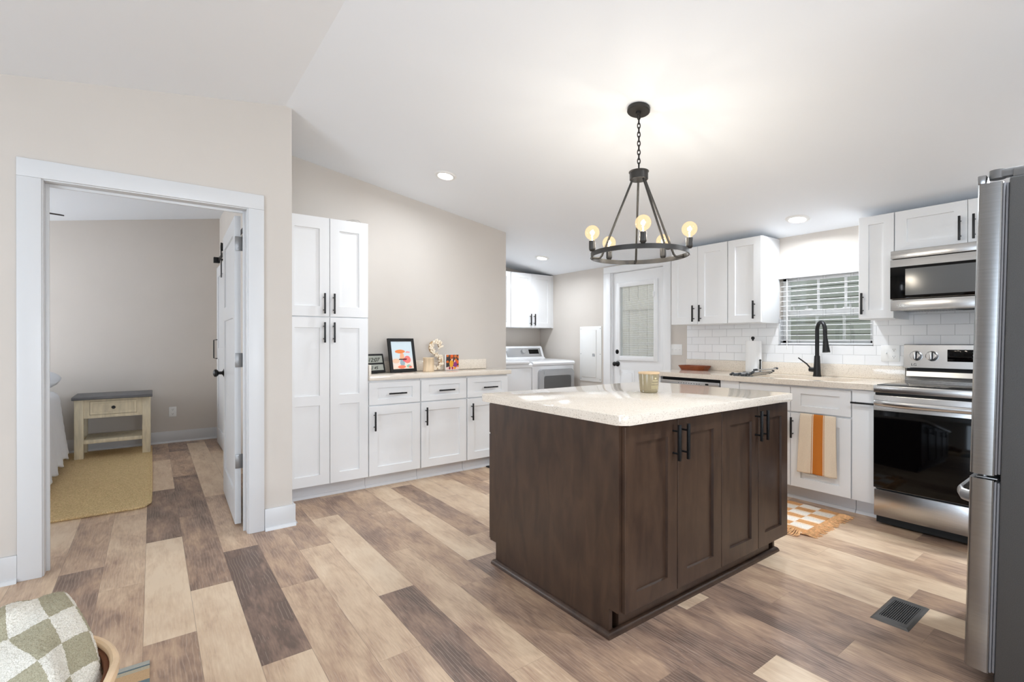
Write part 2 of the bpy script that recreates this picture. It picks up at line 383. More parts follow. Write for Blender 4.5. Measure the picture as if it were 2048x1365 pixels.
def sphere(bm, c, r, u=16, v=10, mi=0):
    res = bmesh.ops.create_uvsphere(bm, u_segments=u, v_segments=v, radius=1)
    rr = r if isinstance(r, (tuple, list)) else (r, r, r)
    for x in res['verts']: x.co = Vector((x.co.x*rr[0]+c[0], x.co.y*rr[1]+c[1], x.co.z*rr[2]+c[2]))
    for f in {f for x in res['verts'] for f in x.link_faces}: f.material_index = mi
    return res['verts']
def obj(name, bm, m, parent=None, loc=None, rot=None, smooth=True, angle=0.55):
    bmesh.ops.recalc_face_normals(bm, faces=bm.faces)
    me = bpy.data.meshes.new(name); bm.to_mesh(me); bm.free()
    for q in (m if isinstance(m, (list, tuple)) else [m]): me.materials.append(M[q] if isinstance(q, str) else q)
    if smooth:
        for p in me.polygons: p.use_smooth = True
        me.set_sharp_from_angle(angle=angle)
    o = bpy.data.objects.new(name, me); COL.objects.link(o)
    if parent: o.parent = parent
    if loc: o.location = loc
    if rot: o.rotation_euler = rot
    return o
def thing(name, label, cat, loc=(0, 0, 0), rz=0, group=None):
    o = bpy.data.objects.new(name, None); COL.objects.link(o); o.empty_display_size = 0.1
    o.location = loc; o.rotation_euler = (0, 0, rz); o['label'] = label; o['category'] = cat
    if group: o['group'] = group
    return o
def tag(o, label, cat, group=None, kind=None):
    o['label'] = label; o['category'] = cat
    if group: o['group'] = group
    if kind: o['kind'] = kind
    return o
def struct(name, bm, m, parent=None, **kw):
    o = obj(name, bm, m, parent, **kw)
    if parent is None: o['kind'] = 'structure'
    return o
def sthing(name, loc=(0, 0, 0), rz=0):
    o = bpy.data.objects.new(name, None); COL.objects.link(o); o.location = loc; o.rotation_euler = (0, 0, rz); o['kind'] = 'structure'; return o
def copy_tree(o, parent=None):
    c = o.copy(); COL.objects.link(c); c.parent = parent
    for ch in [x for x in bpy.data.objects if x.parent == o]: copy_tree(ch, c)
    return c
def bxo(name, a, b, m, parent=None, bev=0.0, **kw):
    bm = bmn(); box(bm, a, b, bev); return obj(name, bm, m, parent, **kw)

def shaker(bm, x0, x1, z0, z1, y=0.0, t=0.019, fr=0.06, top=None, bot=None, mids=(), rec=0.011, mi=0):
    """shaker panel facing -y with its face at y; mids = [(za, zb)] middle rails"""
    c = 0.0015
    top = fr if top is None else top; bot = fr if bot is None else bot
    xs = [x0+c, x0+fr, x1-fr, x1-c]; zs = [z0+c, z0+bot]
    for a, b in mids: zs += [a, b]
    zs += [z1-top, z1-c]
    V = {}
    def v(x, yy, z):
        k = (round(x, 5), round(yy, 5), round(z, 5))
        if k not in V: V[k] = bm.verts.new((x, yy, z))
        return V[k]
    def q(*p):
        f = bm.faces.new([v(*a) for a in p]); f.material_index = mi
    for i in range(3):
        for j in range(len(zs)-1):
            a, b, d, e = xs[i], xs[i+1], zs[j], zs[j+1]
            if i == 1 and j % 2 == 1:
                s = 0.0018; A, B, D, E_ = a+s, b-s, d+s, e-s; yr = y+rec
                q((A, yr, D), (B, yr, D), (B, yr, E_), (A, yr, E_))
                q((a, y, d), (b, y, d), (B, yr, D), (A, yr, D)); q((a, y, e), (A, yr, E_), (B, yr, E_), (b, y, e))
                q((a, y, d), (A, yr, D), (A, yr, E_), (a, y, e)); q((b, y, d), (b, y, e), (B, yr, E_), (B, yr, D))
            else: q((a, y, d), (b, y, d), (b, y, e), (a, y, e))
    X0, X1, Z0, Z1, y1, y2 = x0, x1, z0, z1, y+c, y+t
    zf, xf = zs, xs
    fr_loop = [(x, y, zf[0]) for x in xf] + [(xf[-1], y, z) for z in zf[1:]] + [(x, y, zf[-1]) for x in xf[-2::-1]] + [(xf[0], y, z) for z in zf[-2:0:-1]]
    cl = lambda p: (X0 if abs(p[0]-xf[0]) < 1e-6 else X1 if abs(p[0]-xf[-1]) < 1e-6 else p[0], y1, Z0 if abs(p[2]-zf[0]) < 1e-6 else Z1 if abs(p[2]-zf[-1]) < 1e-6 else p[2])
    n = len(fr_loop)
    for i in range(n):
        a, b = fr_loop[i], fr_loop[(i+1) % n]; A, B = cl(a), cl(b)
        q(a, A, B, b); q(A, (A[0], y2, A[2]), (B[0], y2, B[2]), B)
    f = bm.faces.new([v(*( (cl(p)[0], y2, cl(p)[2]) )) for p in fr_loop]); f.material_index = mi

def pull(parent, x, z, y=0.0, vert=True, L=0.155, name='handle', out=-1):
    """black square bar pull on a face at y, standing off towards out*y"""
    bm = bmn(); s = 0.006; d = 0.034*out; h = L/2; g = 0.048 if L < 0.17 else L/2-0.03
    if vert:
        box(bm, (x-s, y+d-s, z-h), (x+s, y+d+s, z+h), 0.001)
        for k in (-g, g): cyl(bm, (x, y, z+k), (x, y+d, z+k), 0.0045, 8)
    else:
        box(bm, (x-h, y+d-s, z-s), (x+h, y+d+s, z+s), 0.001)
        for k in (-g, g): cyl(bm, (x+k, y, z), (x+k, y+d, z), 0.0045, 8)
    return obj(name, bm, 'black', parent)
def door(root, x0, x1, z0, z1, handle=None, m='cab', name='door', **kw):
    bm = bmn(); shaker(bm, x0, x1, z0, z1, **kw); d = obj(name, bm, m, root)
    if handle: pull(d, handle[0], handle[1], kw.get('y', 0.0), handle[2] if len(handle) > 2 else True)
    return d

def zc(x):  # underside of the vaulted ceiling: ridge along Y at x = 0.70
    return 2.733 - 0.1615*abs(x - 0.70)
XR, XL, YN, YS = 4.50, -3.10, 7.08, -3.50

# ================================================================== SETTING
# ---- floor: every plank is a face with its own tone
W_, L_ = 0.178, 1.22
ROWS = {  # row index -> (a joint position in y, {joint y: tone of the plank whose far end is there})
    -1: (2.41, {3.63: .16, 2.41: .62, 4.85: .86}), 0: (2.81, {4.03: .70, 2.81: .18, 5.25: .80}),
    1: (2.005, {3.217: .98, 2.0: .26, 4.44: .45, 3.225: .4}), 2: (2.583, {3.80: .58, 2.583: .48, 1.36: .3}),
    3: (2.99, {4.21: .62, 2.99: .30, 1.77: .36}), 4: (3.45, {4.67: .55, 3.45: .20, 2.23: .84, 1.01: .4}),
    5: (2.65, {3.87: .62, 2.65: .40, 1.43: .35}), 6: (3.30, {3.30: .56, 4.52: .50, 2.08: .6, .86: .72}),
    7: (2.305, {3.525: .22, 2.305: .66, 1.085: .82}), 8: (2.59, {3.81: .66, 2.59: .34, 1.37: .80, .15: .6}),
    9: (.909, {3.35: .30, 4.57: .24, 2.13: .82, .909: .14}), 10: (1.30, {3.74: .18, 1.30: .74, .08: .5, 2.52: .3}),
    11: (.768, {1.99: .80, .768: .55, 3.21: .2}), 12: (1.1, {1.1: .70, 2.32: .6, 3.54: .25}), 13: (.6, {1.82: .62, .6: .66, 3.04: .3}),
    14: (1.7, {1.7: .24, .48: .5, 2.92: .3}), 15: (.741, {1.96: .30, .741: .66, 3.18: .3}), 16: (1.2, {1.2: .20, 2.42: .3}),
    17: (1.5, {1.5: .52, 2.72: .4, .28: .5}), 18: (.852, {2.07: .22, .852: .56}), 19: (1.3, {1.3: .34, 2.52: .4})}
bm = bmn(); tl = bm.faces.layers.float.new('tone_f'); uvl = bm.loops.layers.uv.new('UVMap')
tones, seeds = [], []
rr = random.Random(11)
i0 = int(math.floor((XL-0.147)/W_)); i1 = int(math.ceil((XR+0.2-0.147)/W_))
for i in range(i0, i1):
    xa, xb = 0.147+i*W_, 0.147+(i+1)*W_
    j0, tn = ROWS.get(i, (rr.uniform(0, 1.22), {}))
    js = [j0 + k*1.22 for k in range(-8, 8)]
    if i == 1: js = [y for y in js if abs(y-3.225) > .03] + [3.217]
    js = sorted(js)
    for ya, yb in zip(js, js[1:]):
        if yb < YS-.1 or ya > YN+.1: continue
        ya2, yb2 = max(ya, YS-.1), min(yb, YN+.1)
        key = [k for k in tn if abs(k-yb) < 0.03]
        t = tn[key[0]] if key else rr.choice([.16, .25, .35, .5, .6, .72])
        f = bm.faces.new([bm.verts.new(p) for p in ((xa, ya2, 0), (xb, ya2, 0), (xb, yb2, 0), (xa, yb2, 0))])
        for l, q in zip(f.loops, ((0, 0), (W_, 0), (W_, yb2-ya2), (0, yb2-ya2))): l[uvl].uv = q
        tones.append(t); seeds.append(rr.random()*10)
fl = obj('floor', bm, 'floor', smooth=False); fl['kind'] = 'structure'
for nm, vals in (('tone', tones), ('seed', seeds)):
    a = fl.data.attributes.new(nm, 'FLOAT', 'FACE')
    for k, v in enumerate(vals): a.data[k].value = v

# ---- vaulted ceiling
bm = bmn()
xs = [XL-.2, 0.70, XR+.2]
prism(bm, [(x, zc(x)) for x in xs] + [(x, zc(x)+.12) for x in xs[::-1]], YS-.2, YN+.2, 'y')
struct('ceiling', bm, 'ceiling', smooth=False)

def wall_y(name, x0, x1, y0, y1, holes=(), m='wall'):
    """wall along X between y0 and y1, top following the vault; holes = (xa, xb, za, zb)"""
    bm = bmn(); cuts = {x0, x1}
    if x0 < .70 < x1: cuts.add(.70)
    for h in holes: cuts |= {h[0], h[1]}
    cuts = sorted(cuts)
    for a, b in zip(cuts, cuts[1:]):
        h = [q for q in holes if q[0] <= a+1e-6 and q[1] >= b-1e-6]
        zs = 0.0
        for q in h:
            if q[2] > zs: prism(bm, [(a, zs), (b, zs), (b, q[2]), (a, q[2])], y0, y1, 'y')
            zs = q[3]
        prism(bm, [(a, zs), (b, zs), (b, zc(b)+.02), (a, zc(a)+.02)], y0, y1, 'y')
    return struct(name, bm, m, smooth=False)
def wall_x(name, x0, x1, y0, y1, holes=(), m='wall', z1=None):
    bm = bmn(); cuts = sorted({y0, y1} | {h[k] for h in holes for k in (0, 1)})
    zt = z1 if z1 else max(zc(x0), zc(x1))+.02
    for a, b in zip(cuts, cuts[1:]):
        h = [q for q in holes if q[0] <= a+1e-6 and q[1] >= b-1e-6]; zs = 0.0
        for q in h:
            if q[2] > zs: box(bm, (x0, a, zs), (x1, b, q[2]))
            zs = q[3]
        box(bm, (x0, a, zs), (x1, b, zt))
    return struct(name, bm, m, smooth=False)

YD = 3.44
wall_y('wall_left', XL, 0.739, YD, YD+.115, [(-.465, .495, 0, 2.045)])
wall_x('wall_bedroom_right', 0.68, 0.739, YD+.115, YN, z1=zc(.7)+.01)
wall_y('wall_pantry', 0.739, 3.03, 4.23, 4.35)
wall_x('wall_laundry_left', 2.91, 3.03, 4.35, 5.44, z1=zc(3.03)+.02)
wall_y('wall_laundry_back', 2.91, XR, 5.44, 5.56)
wall_x('wall_back', XR, XR+.14, YS, 5.56, [(1.395, 2.105, 1.172, 1.765), (3.315, 4.09, 0, 2.045)])
wall_y('wall_bedroom_back', XL, 0.739, YN, YN+.12)
wall_x('wall_far_left', XL-.14, XL, YS, YN+.12, [(-.8, 1.5, .1, 2.02), (5.65, 6.75, .8, 2.0)])
wall_y('wall_rear', XL-.14, XR+.14, YS-.12, YS, [(-1.9, -.1, .7, 1.9), (.7, 2.5, .7, 1.9)])
wall_y('wall_fridge', 2.05, XR, -.64, -.52)

# ---- baseboards (flat board + shoe moulding)
def baseboard(name, p0, p1, n, h=.135, m='trim'):
    """from p0 to p1 on the floor; n = outward normal"""
    bm = bmn(); d = Vector((p1[0]-p0[0], p1[1]-p0[1], 0)); L = d.length; d.normalize(); n = Vector((*n, 0))
    def bx(t0, t1, o0, o1, z0, z1):
        a = Vector((*p0, 0)) + d*t0 + n*o0; b = Vector((*p0, 0)) + d*t1 + n*o1
        box(bm, (a.x, a.y, z0), (b.x, b.y, z1), .003)
    bx(0, L, 0, .016, 0, h); 
    prof = [(.015, 0)] + [(.015+.019*math.cos(a), .019*math.sin(a)) for a in [k*PI/10 for k in range(6)]]
    lo, hi = [], []
    for o_, z in prof:
        a = Vector((*p0, 0)) + n*o_; b = a + d*L
        lo.append(bm.verts.new((a.x, a.y, z))); hi.append(bm.verts.new((b.x, b.y, z)))
    k = len(prof); bm.faces.new(lo); bm.faces.new(hi[::-1])
    for i in range(k): bm.faces.new((lo[i], lo[(i+1) % k], hi[(i+1) % k], hi[i]))
    return struct(name, bm, m)
baseboard('baseboard_left', (XL, YD), (-.545, YD), (0, -1))
baseboard('baseboard_left_end', (.574, YD), (.757, YD), (0, -1))
baseboard('baseboard_return', (.739, YD+.001), (.739, 3.84), (1, 0))
baseboard('baseboard_bedroom_back', (XL, YN), (.66, YN), (0, -1))
baseboard('baseboard_bedroom_right', (.68, 6.72), (.68, YN-.02), (-1, 0))
baseboard('baseboard_back', (XR, 4.20), (XR, 4.62), (-1, 0))

# ---- cased doorway into the bedroom
bm = bmn()
zt = 2.045; xa, xb = -.465, .495
c0 = .016
box(bm, (-.545, YD-c0, 0), (xa+.012, YD, 2.033), .003); box(bm, (xb-.012, YD-c0, 0), (.572, YD, 2.033), .003)
box(bm, (-.545, YD-c0, 2.033), (.572, YD, 2.125), .003)
for y0, y1, s in ((YD-.004, YD+.062, .018), (YD+.062, YD+.075, .032), (YD+.075, YD+.119, .018)):   # jambs with stop
    box(bm, (xa, y0, 0), (xa+s, y1, zt), .002); box(bm, (xb-s, y0, 0), (xb, y1, zt), .002); box(bm, (xa+s, y0, zt-s), (xb-s, y1, zt), .002)
box(bm, (-.545, YD+.115, 0), (xa+.012, YD+.131, 2.033), .003); box(bm, (xb-.012, YD+.115, 0), (.572, YD+.131, 2.033), .003); box(bm, (-.545, YD+.115, 2.033), (.572, YD+.131, 2.125), .003)
struct('trim_1', bm, 'trim')

# ---- bedroom door, standing open against the jamb
d2 = sthing('door_2', (.474, 3.585, 0), 0)
bm = bmn()
wd, hd = .865, 2.02
# leaf built facing -y, then turned so that its face looks to -x
shaker(bm, 0, wd, .012, hd, y=0, t=.035, fr=.105, top=.11, bot=.2, mids=((1.36, 1.46),), rec=.011)
lf = obj('leaf', bm, 'trim', d2, rot=(0, 0, PI/2 + math.radians(-1.2) + PI), loc=(-.035, .88, 0))
lf.rotation_euler = (0, 0, -PI/2 - math.radians(1.5)); lf.location = (-.042+.0226, .045+wd, 0)
bm = bmn()
for p in (.42, 1.08, 1.84):
    box(bm, (-.038, .040, p-.045), (.008, .0435, p+.045), .001)
    cyl(bm, (.008, .036, p-.046), (.008, .036, p+.046), .006, 10)
    for k in (-.03, 0, .03): cyl(bm, (-.02+.008*(k == 0), .0385, p+k), (-.02+.008*(k == 0), .041, p+k), .004, 8)
for i, p in enumerate((.42, 1.08, 1.84)):
    q = bmn()
    box(q, (-.040, .0385, p-.046), (.008, .043, p+.046), .0012)
    cyl(q, (.006, .034, p-.047), (.006, .034, p+.047), .006, 10)
    for k in (-.03, 0, .03): cyl(q, (-.022+.008*(k == 0), .037, p+k), (-.022+.008*(k == 0), .039, p+k), .0042, 8)
    obj('hinge', q, 'nickel', d2)
bm.free()
bm = bmn()
lathe(bm, [(.0, 0), (.033, 0), (.033, .006), (.02, .012), (.012, .02), (.012, .04), (.024, .048), (.030, .058), (.028, .070), (.016, .078), (0.001, .079)], seg=20, axis='x')
kb = obj('door_knob', bm, 'black', d2, loc=(-.0155, .045+wd-.065, .955)); kb.scale = (-1, 1, 1)

# ---- exterior door beside the kitchen cabinets
d1 = sthing('door_1', (XR, 0, 0))
bm = bmn()   # frame, casing
for y0, y1 in ((3.225, 3.32), (4.085, 4.195)): box(bm, (-.018, y0, 0), (0, y1, 2.03), .003)
box(bm, (-.018, 3.225, 2.03), (0, 4.195, 2.105), .003)
box(bm, (0, 3.315, 0), (.14, 3.333, 2.045)); box(bm, (0, 4.072, 0), (.14, 4.09, 2.045)); box(bm, (0, 3.315, 2.027), (.14, 4.09, 2.045))
box(bm, (0, 3.33, 0), (.14, 4.075, .02))
obj('door_frame', bm, 'trim_lightened', d1)
bm = bmn()   # slab round the glass, with two raised panels below
X0, X1 = .03, .074; ya, yb = 3.336, 4.069; ga, gb, gz0, gz1 = 3.467, 3.968, 1.022, 1.852
for y0, y1, z0, z1 in ((ya, ga, .025, 2.024), (gb, yb, .025, 2.024), (ga, gb, .025, gz0), (ga, gb, gz1, 2.024)): box(bm, (X0, y0, z0), (X1, y1, z1))
for y0, y1 in ((3.45, 3.68), (3.75, 3.98)):
    for z0, z1 in ((.14, .86),):
        box(bm, (X0-.004, y0, z0), (X0, y1, z1), .003); box(bm, (X0-.011, y0+.03, z0+.03), (X0, y1-.03, z1-.03), .009)
obj('leaf', bm, 'trim_lightened', d1)
bm = bmn()
for y0, y1, z0, z1 in ((ga-.05, ga+.006, gz0-.05, gz1+.05), (gb-.006, gb+.05, gz0-.05, gz1+.05), (ga, gb, gz0-.05, gz0+.006), (ga, gb, gz1-.006, gz1+.05)):
    box(bm, (X0-.016, y0, z0), (X0+.01, y1, z1), .006)
box(bm, (X0-.024, 3.462, 1.70), (X0-.014, 3.476, 1.76), .002)
obj('glass_moulding', bm, 'trim_lightened', d1)
bxo('pane', (X0+.012, ga, gz0), (X0+.016, gb, gz1), 'pane', d1)
bm = bmn(); z = gz0+.008
while z < gz1-.005:
    prism(bm, [(X0+.022, z), (X0+.0225, z-.0006), (X0+.034, z+.0042), (X0+.0335, z+.0050)], ga+.004, gb-.004, 'y'); z += .0125
for y in (ga+.1, (ga+gb)/2, gb-.1): box(bm, (X0+.0215, y-.0008, gz0), (X0+.0222, y+.0008, gz1))
sl = obj('blind_slats', bm, 'blind', d1, smooth=False)
bxo('outer_pane', (X0+.038, ga, gz0), (X0+.041, gb, gz1), 'pane', d1)
bm = bmn(); lathe(bm, [(0.001, 0), (.032, 0), (.032, .008), (.024, .014), (.010, .02), (.010, .036), (.02, .044), (.027, .054), (.026, .064), (.014, .072), (.001, .073)], seg=20, axis='x')
kn = obj('door_knob', bm, 'black', d1, loc=(X0, 4.005, .93)); kn.scale = (-1, 1, 1)
bm = bmn(); lathe(bm, [(0.001, 0), (.031, 0), (.031, .012), (.026, .018), (.001, .019)], seg=20, axis='x'); box(bm, (.018, -.004, -.013), (.032, .004, .013), .002)
db = obj('deadbolt', bm, 'black', d1, loc=(X0, 4.0, 1.075)); db.scale = (-1, 1, 1)
for z in (1.83, 1.14, .28):
    q = bmn(); box(q, (X0-.006, 3.330, z-.05), (X0+.002, 3.340, z+.05), .002); cyl(q, (X0-.007, 3.334, z-.05), (X0-.007, 3.334, z+.05), .005, 8); obj('hinge', q, 'nickel', d1)

# ---- kitchen window: vinyl sashes with grilles, head casing
w1 = sthing('window_1', (XR, 0, 0)); wy0, wy1, wz0, wz1 = 1.395, 2.105, 1.172, 1.765
bm = bmn()
for y0, y1, z0, z1 in ((wy0, wy0+.045, wz0, wz1), (wy1-.045, wy1, wz0, wz1), (wy0, wy1, wz0, wz0+.045), (wy0, wy1, wz1-.03, wz1)): box(bm, (.075, y0, z0), (.13, y1, z1), .003)
obj('window_frame', bm, 'plastic_white', w1)
bm = bmn(); zm = 1.452
box(bm, (.08, wy0+.045, zm-.022), (.12, wy1-.045, zm+.022), .003)
obj('meeting_rail', bm, 'plastic_white', w1)
bm = bmn()
for y in (1.632, 1.838):
    box(bm, (.10, y-.010, wz0+.045), (.112, y+.010, zm-.02), .002); box(bm, (.10, y-.022, zm+.02), (.112, y-.002, wz1-.03), .002)
obj('grille', bm, 'plastic_white', w1)
bxo('pane', (.095, wy0+.045, wz0+.045), (.098, wy1-.045, zm), 'pane', w1); bxo('pane', (.105, wy0+.045, zm), (.108, wy1-.045, wz1-.03), 'pane', w1)
for y in (1.60, 1.89):
    q = bmn(); box(q, (.06, y-.03, zm+.022), (.09, y+.03, zm+.034), .006); obj('sash_lock', q, 'plastic_white', w1)
bxo('window_casing', (-.018, 1.36, 1.803), (0, 2.13, 1.882), 'trim', w1, .002)
# windows behind the camera that let the daylight in
def plain_window(name, axis, a0, a1, z0, z1, pos):
    r = sthing(name); bm = bmn()
    for p, q, c, d in ((a0, a0+.05, z0, z1), (a1-.05, a1, z0, z1), (a0, a1, z0, z0+.05), (a0, a1, z1-.05, z1), ((a0+a1)/2-.03, (a0+a1)/2+.03, z0, z1)):
        if axis == 'x': box(bm, (pos-.03, p, c), (pos+.03, q, d), .003)
        else: box(bm, (p, pos-.03, c), (q, pos+.03, d), .003)
    obj('window_frame', bm, 'trim', r)
plain_window('window_2', 'x', -.8, 1.5, .1, 2.02, XL-.07)
plain_window('window_3', 'x', 5.65, 6.75, .8, 2.0, XL-.07)
plain_window('window_4', 'y', -1.9, -.1, .7, 1.9, YS-.06)
plain_window('window_5', 'y', .7, 2.5, .7, 1.9, YS-.06)

# ---- wall tile
def tile_panel(bm, y0, y1, z0, z1, x):
    vs = [bm.verts.new(p) for p in ((x, y1, z0), (x, y0, z0), (x, y0, z1), (x, y1, z1))]
    f = bm.faces.new(vs); f.material_index = 0
    uvl = bm.loops.layers.uv.verify()
    for l in f.loops: l[uvl].uv = (3.03-l.vert.co.y+.02, l.vert.co.z-1.018)
bm = bmn(); xt = XR-.008
for y0, y1, z0, z1 in ((2.105, 3.03, 1.018, 1.40), (1.395, 2.105, 1.018, 1.172), (-.52, 1.395, 1.018, 1.42)): tile_panel(bm, y0, y1, z0, z1, xt)
uvl = bm.loops.layers.uv.verify()
box(bm, (xt, 3.0302, 1.018), (XR, 3.03, 1.40)); box(bm, (xt, 1.394, 1.165), (XR+.07, 1.40, 1.42)); box(bm, (xt, 1.395, 1.168), (XR+.075, 2.105, 1.174)); box(bm, (xt, 2.10, 1.165), (XR+.07, 2.106, 1.40))
o = struct('trim_2', bm, 'tile', smooth=False)

# ---- outside, seen through the panes
bm = bmn(); box(bm, (7.2, -1.5, -.3), (7.3, 5.2, 3.2))
for k in range(22): box(bm, (7.18, -1.5, -.3+k*.16), (7.2, 5.2, -.3+k*.16+.15), .004)
o = struct('exterior_siding', bm, 'sage_siding', smooth=False)
bm = bmn()
for k in range(13): box(bm, (5.75, 3.05+k*.165, -.2), (5.78, 3.05+k*.165+.158, 2.6), .003)
box(bm, (5.73, 3.05, 1.66), (5.75, 5.2, 1.80), .003)
tag(obj('porch_wall', bm, 'porch_board'), 'grey vertical board porch wall seen through the exterior door glass', 'wall')
bm = bmn()
box(bm, (5.9, -.4, 1.47), (5.94, 3.0, 1.51), .004); box(bm, (5.9, -.4, 1.60), (5.94, 3.0, 1.63), .004)
for k in range(24): box(bm, (5.91, -.35+k*.14, 1.50), (5.93, -.33+k*.14, 1.61), .003)
box(bm, (5.89, -.42, -.3), (5.95, -.36, 1.65)); box(bm, (5.89, 2.95, -.3), (5.95, 3.01, 1.65))
tag(obj('porch_railing', bm, 'trim'), 'white porch railing with short balusters seen through the kitchen window', 'railing')
bm = bmn(); box(bm, (5.6, .45, -.3), (5.74, .59, 2.8), .006); box(bm, (5.6, .1, 2.15), (5.74, 3.0, 2.3), .004)
tag(obj('porch_post', bm, 'porch_wood'), 'brown wooden porch post outside the kitchen window', 'post')
bm = bmn(); box(bm, (XR+.2, -6, -.4), (14, 9, -.3)); struct('ground', bm, 'ground', smooth=False)

# ================================================================== CABINETS
def toe(root, x0, x1, y=.085, z=.105, m='toe', name='toe_kick'):
    bm = bmn(); box(bm, (x0, y, 0), (x1, y+.015, z))
    prof = [(y, 0)] + [(y-.016*math.cos(a), .022*math.sin(a)) for a in [k*PI/10 for k in range(6)]]
    lo = [bm.verts.new((x0, p, q)) for p, q in prof]; hi = [bm.verts.new((x1, p, q)) for p, q in prof]; k = len(prof)
    bm.faces.new(lo); bm.faces.new(hi[::-1])
    for i in range(k): bm.faces.new((lo[i], lo[(i+1) % k], hi[(i+1) % k], hi[i]))
    return obj(name, bm, m, root)

YF = 3.855   # face of the doors along the pantry wall
# ---- tall pantry
t = thing('pantry_cabinet', 'tall white pantry cabinet with two short doors over two long doors', 'cabinet', (0, YF, 0))
bxo('body', (.772, .0195, .105), (1.401, .373, 2.150), 'cab', t, .0015)
kw = dict(fr=.072)
door(t, .774, 1.097, 1.392, 2.146, (1.054, 1.49), top=.088, bot=.078, **kw)
door(t, 1.101, 1.399, 1.392, 2.146, (1.126, 1.49), top=.088, bot=.078, **kw)
door(t, .774, 1.097, .110, 1.384, (1.054, 1.27), top=.078, bot=.078, mids=((.716, .789),), **kw)
door(t, 1.101, 1.399, .110, 1.384, (1.126, 1.27), top=.078, bot=.078, mids=((.716, .789),), **kw)
toe(t, .772, 1.401)
bm = bmn()
p0 = [(1.20, 3.94, 2.1535), (1.24, 3.91, 2.158), (1.29, 3.90, 2.172), (1.335, 3.90, 2.172), (1.37, 3.93, 2.162), (1.38, 4.02, 2.1535)]
tube(bm, p0, .0016, 6); tube(bm, [(1.25, 3.95, 2.1535), (1.30, 3.905, 2.166), (1.34, 3.91, 2.160), (1.372, 3.94, 2.156), (1.36, 4.05, 2.1535)], .0014, 6)
tag(obj('cable', bm, 'cord'), 'thin grey cable lying loose on top of the tall white pantry', 'cable')
# ---- three base cabinets, each a drawer over a door
for i, (a, b, lab) in enumerate(((1.403, 1.859, 'white base cabinet next to the tall pantry, under the black framed picture'),
                    (1.862, 2.321, 'white base cabinet in the middle of the three under the picture counter'),
                    (2.325, 2.787, 'white base cabinet at the laundry end of the picture counter, partly behind the island'))):
    t = thing('base_cabinet', lab, 'cabinet', (0, YF, 0), group='base cabinets along the pantry wall')
    bxo('body', (a, .0195, .105), (b, .373, .886), 'cab', t, .0015)
    bm = bmn(); shaker(bm, a+.004, b-.004, .684, .866, fr=.072, top=.045, bot=.045); dr = obj('drawer', bm, 'cab', t); pull(dr, (a+b)/2+.01, .772, 0, False)
    door(t, a+.004, b-.004, .110, .674, (a+.045, .555), fr=.072, top=.07, bot=.07)
    toe(t, a, b)
# ---- their worktop
t = thing('quartz_worktop', 'cream quartz worktop with low upstand holding the picture and letter', 'worktop', (0, 0, 0))
bxo('slab', (1.4035, YF-.028, .8865), (2.808, 4.229, .925), 'quartz', t, .003)
bxo('upstand', (1.4035, 4.209, .9255), (2.765, 4.229, 1.022), 'quartz', t, .002)
bxo('side_upstand', (1.4035, YF-.012, .9255), (1.421, 4.208, 1.012), 'quartz', t, .002)

# ---- island (doors face -y)
IX0, IX1, IY0, IY1 = 1.497, 2.876, 1.297, 2.258
t = thing('island_cabinet', 'dark espresso wooden kitchen island base with four shaker doors', 'island', (0, IY0, 0))
bm = bmn()
box(bm, (IX0+.02, .0205, .112), (IX1-.019, IY1-IY0-.021, .874)); box(bm, (IX0+.06, .075, 0), (IX1-.06, IY1-IY0-.075, .112))
obj('body', bm, 'espresso', t)
bm = bmn(); D = IY1-IY0
prism(bm, [(.0205, .875), (.0205, .113), (.073, .113), (.073, .001), (D-.075, .001), (D-.075, .113), (D-.0205, .113), (D-.0205, .875)], IX0, IX0+.0195, 'x'); obj('side_panel', bm, 'espresso', t)
bm = bmn(); prism(bm, [(.0205, .875), (.0205, .113), (.073, .113), (.073, .001), (D-.075, .001), (D-.075, .113), (D-.0205, .113), (D-.0205, .875)], IX1-.0185, IX1, 'x'); obj('side_panel', bm, 'espresso', t)
xs = [1.512, 1.853, 1.857, 2.2035, 2.2075, 2.552, 2.556, 2.874]
for k in range(4):
    a, b = xs[2*k], xs[2*k+1]
    hx = b-.032 if k % 2 == 0 else a+.028
    door(t, a, b, .116, .862, (hx, .767), 'espresso', fr=.068, top=.07, bot=.07)
# the far side: two drawers over two doors
for k in range(2):
    a, b = (1.504, 2.185) if k == 0 else (2.190, 2.872)
    bm = bmn(); box(bm, (a, D-.0195, .70), (b, D, .860), .002); dr = obj('drawer', bm, 'espresso', t); pull(dr, (a+b)/2, .78, D, False, out=1)
    bm = bmn(); box(bm, (a, D-.0195, .116), (b, D, .692), .002); dd = obj('door', bm, 'espresso', t); pull(dd, b-.04, .6, D, out=1)
bm = bmn()   # quarter-round shoe along the foot
def qround(p0, p1, n, r=.02):
    P0, P1, nn = Vector((*p0, 0)), Vector((*p1, 0)), Vector((*n, 0)); d = (P1-P0).normalized()
    prof = [(0, 0)] + [(r*math.cos(a), 1.25*r*math.sin(a)) for a in [k*PI/12 for k in range(7)]]
    lo, hi = [], []
    for o_, z in prof:
        lo.append(bm.verts.new((P0 + nn*o_ - d*o_ + Vector((0, 0, z)))[:])); hi.append(bm.verts.new((P1 + nn*o_ + d*o_ + Vector((0, 0, z)))[:]))
    k = len(prof); bm.faces.new(lo); bm.faces.new(hi[::-1])
    for i in range(k): bm.faces.new((lo[i], lo[(i+1) % k], hi[(i+1) % k], hi[i]))
qround((IX0, .0725), (IX1-.0, .0725), (0, -1)); qround((IX0-.0005, D-.075), (IX0-.0005, .073), (-1, 0)); qround((IX1+.0005, .073), (IX1+.0005, D-.075), (1, 0)); qround((IX1, D-.0745), (IX0, D-.0745), (0, 1))
obj('base_moulding', bm, 'espresso', t)
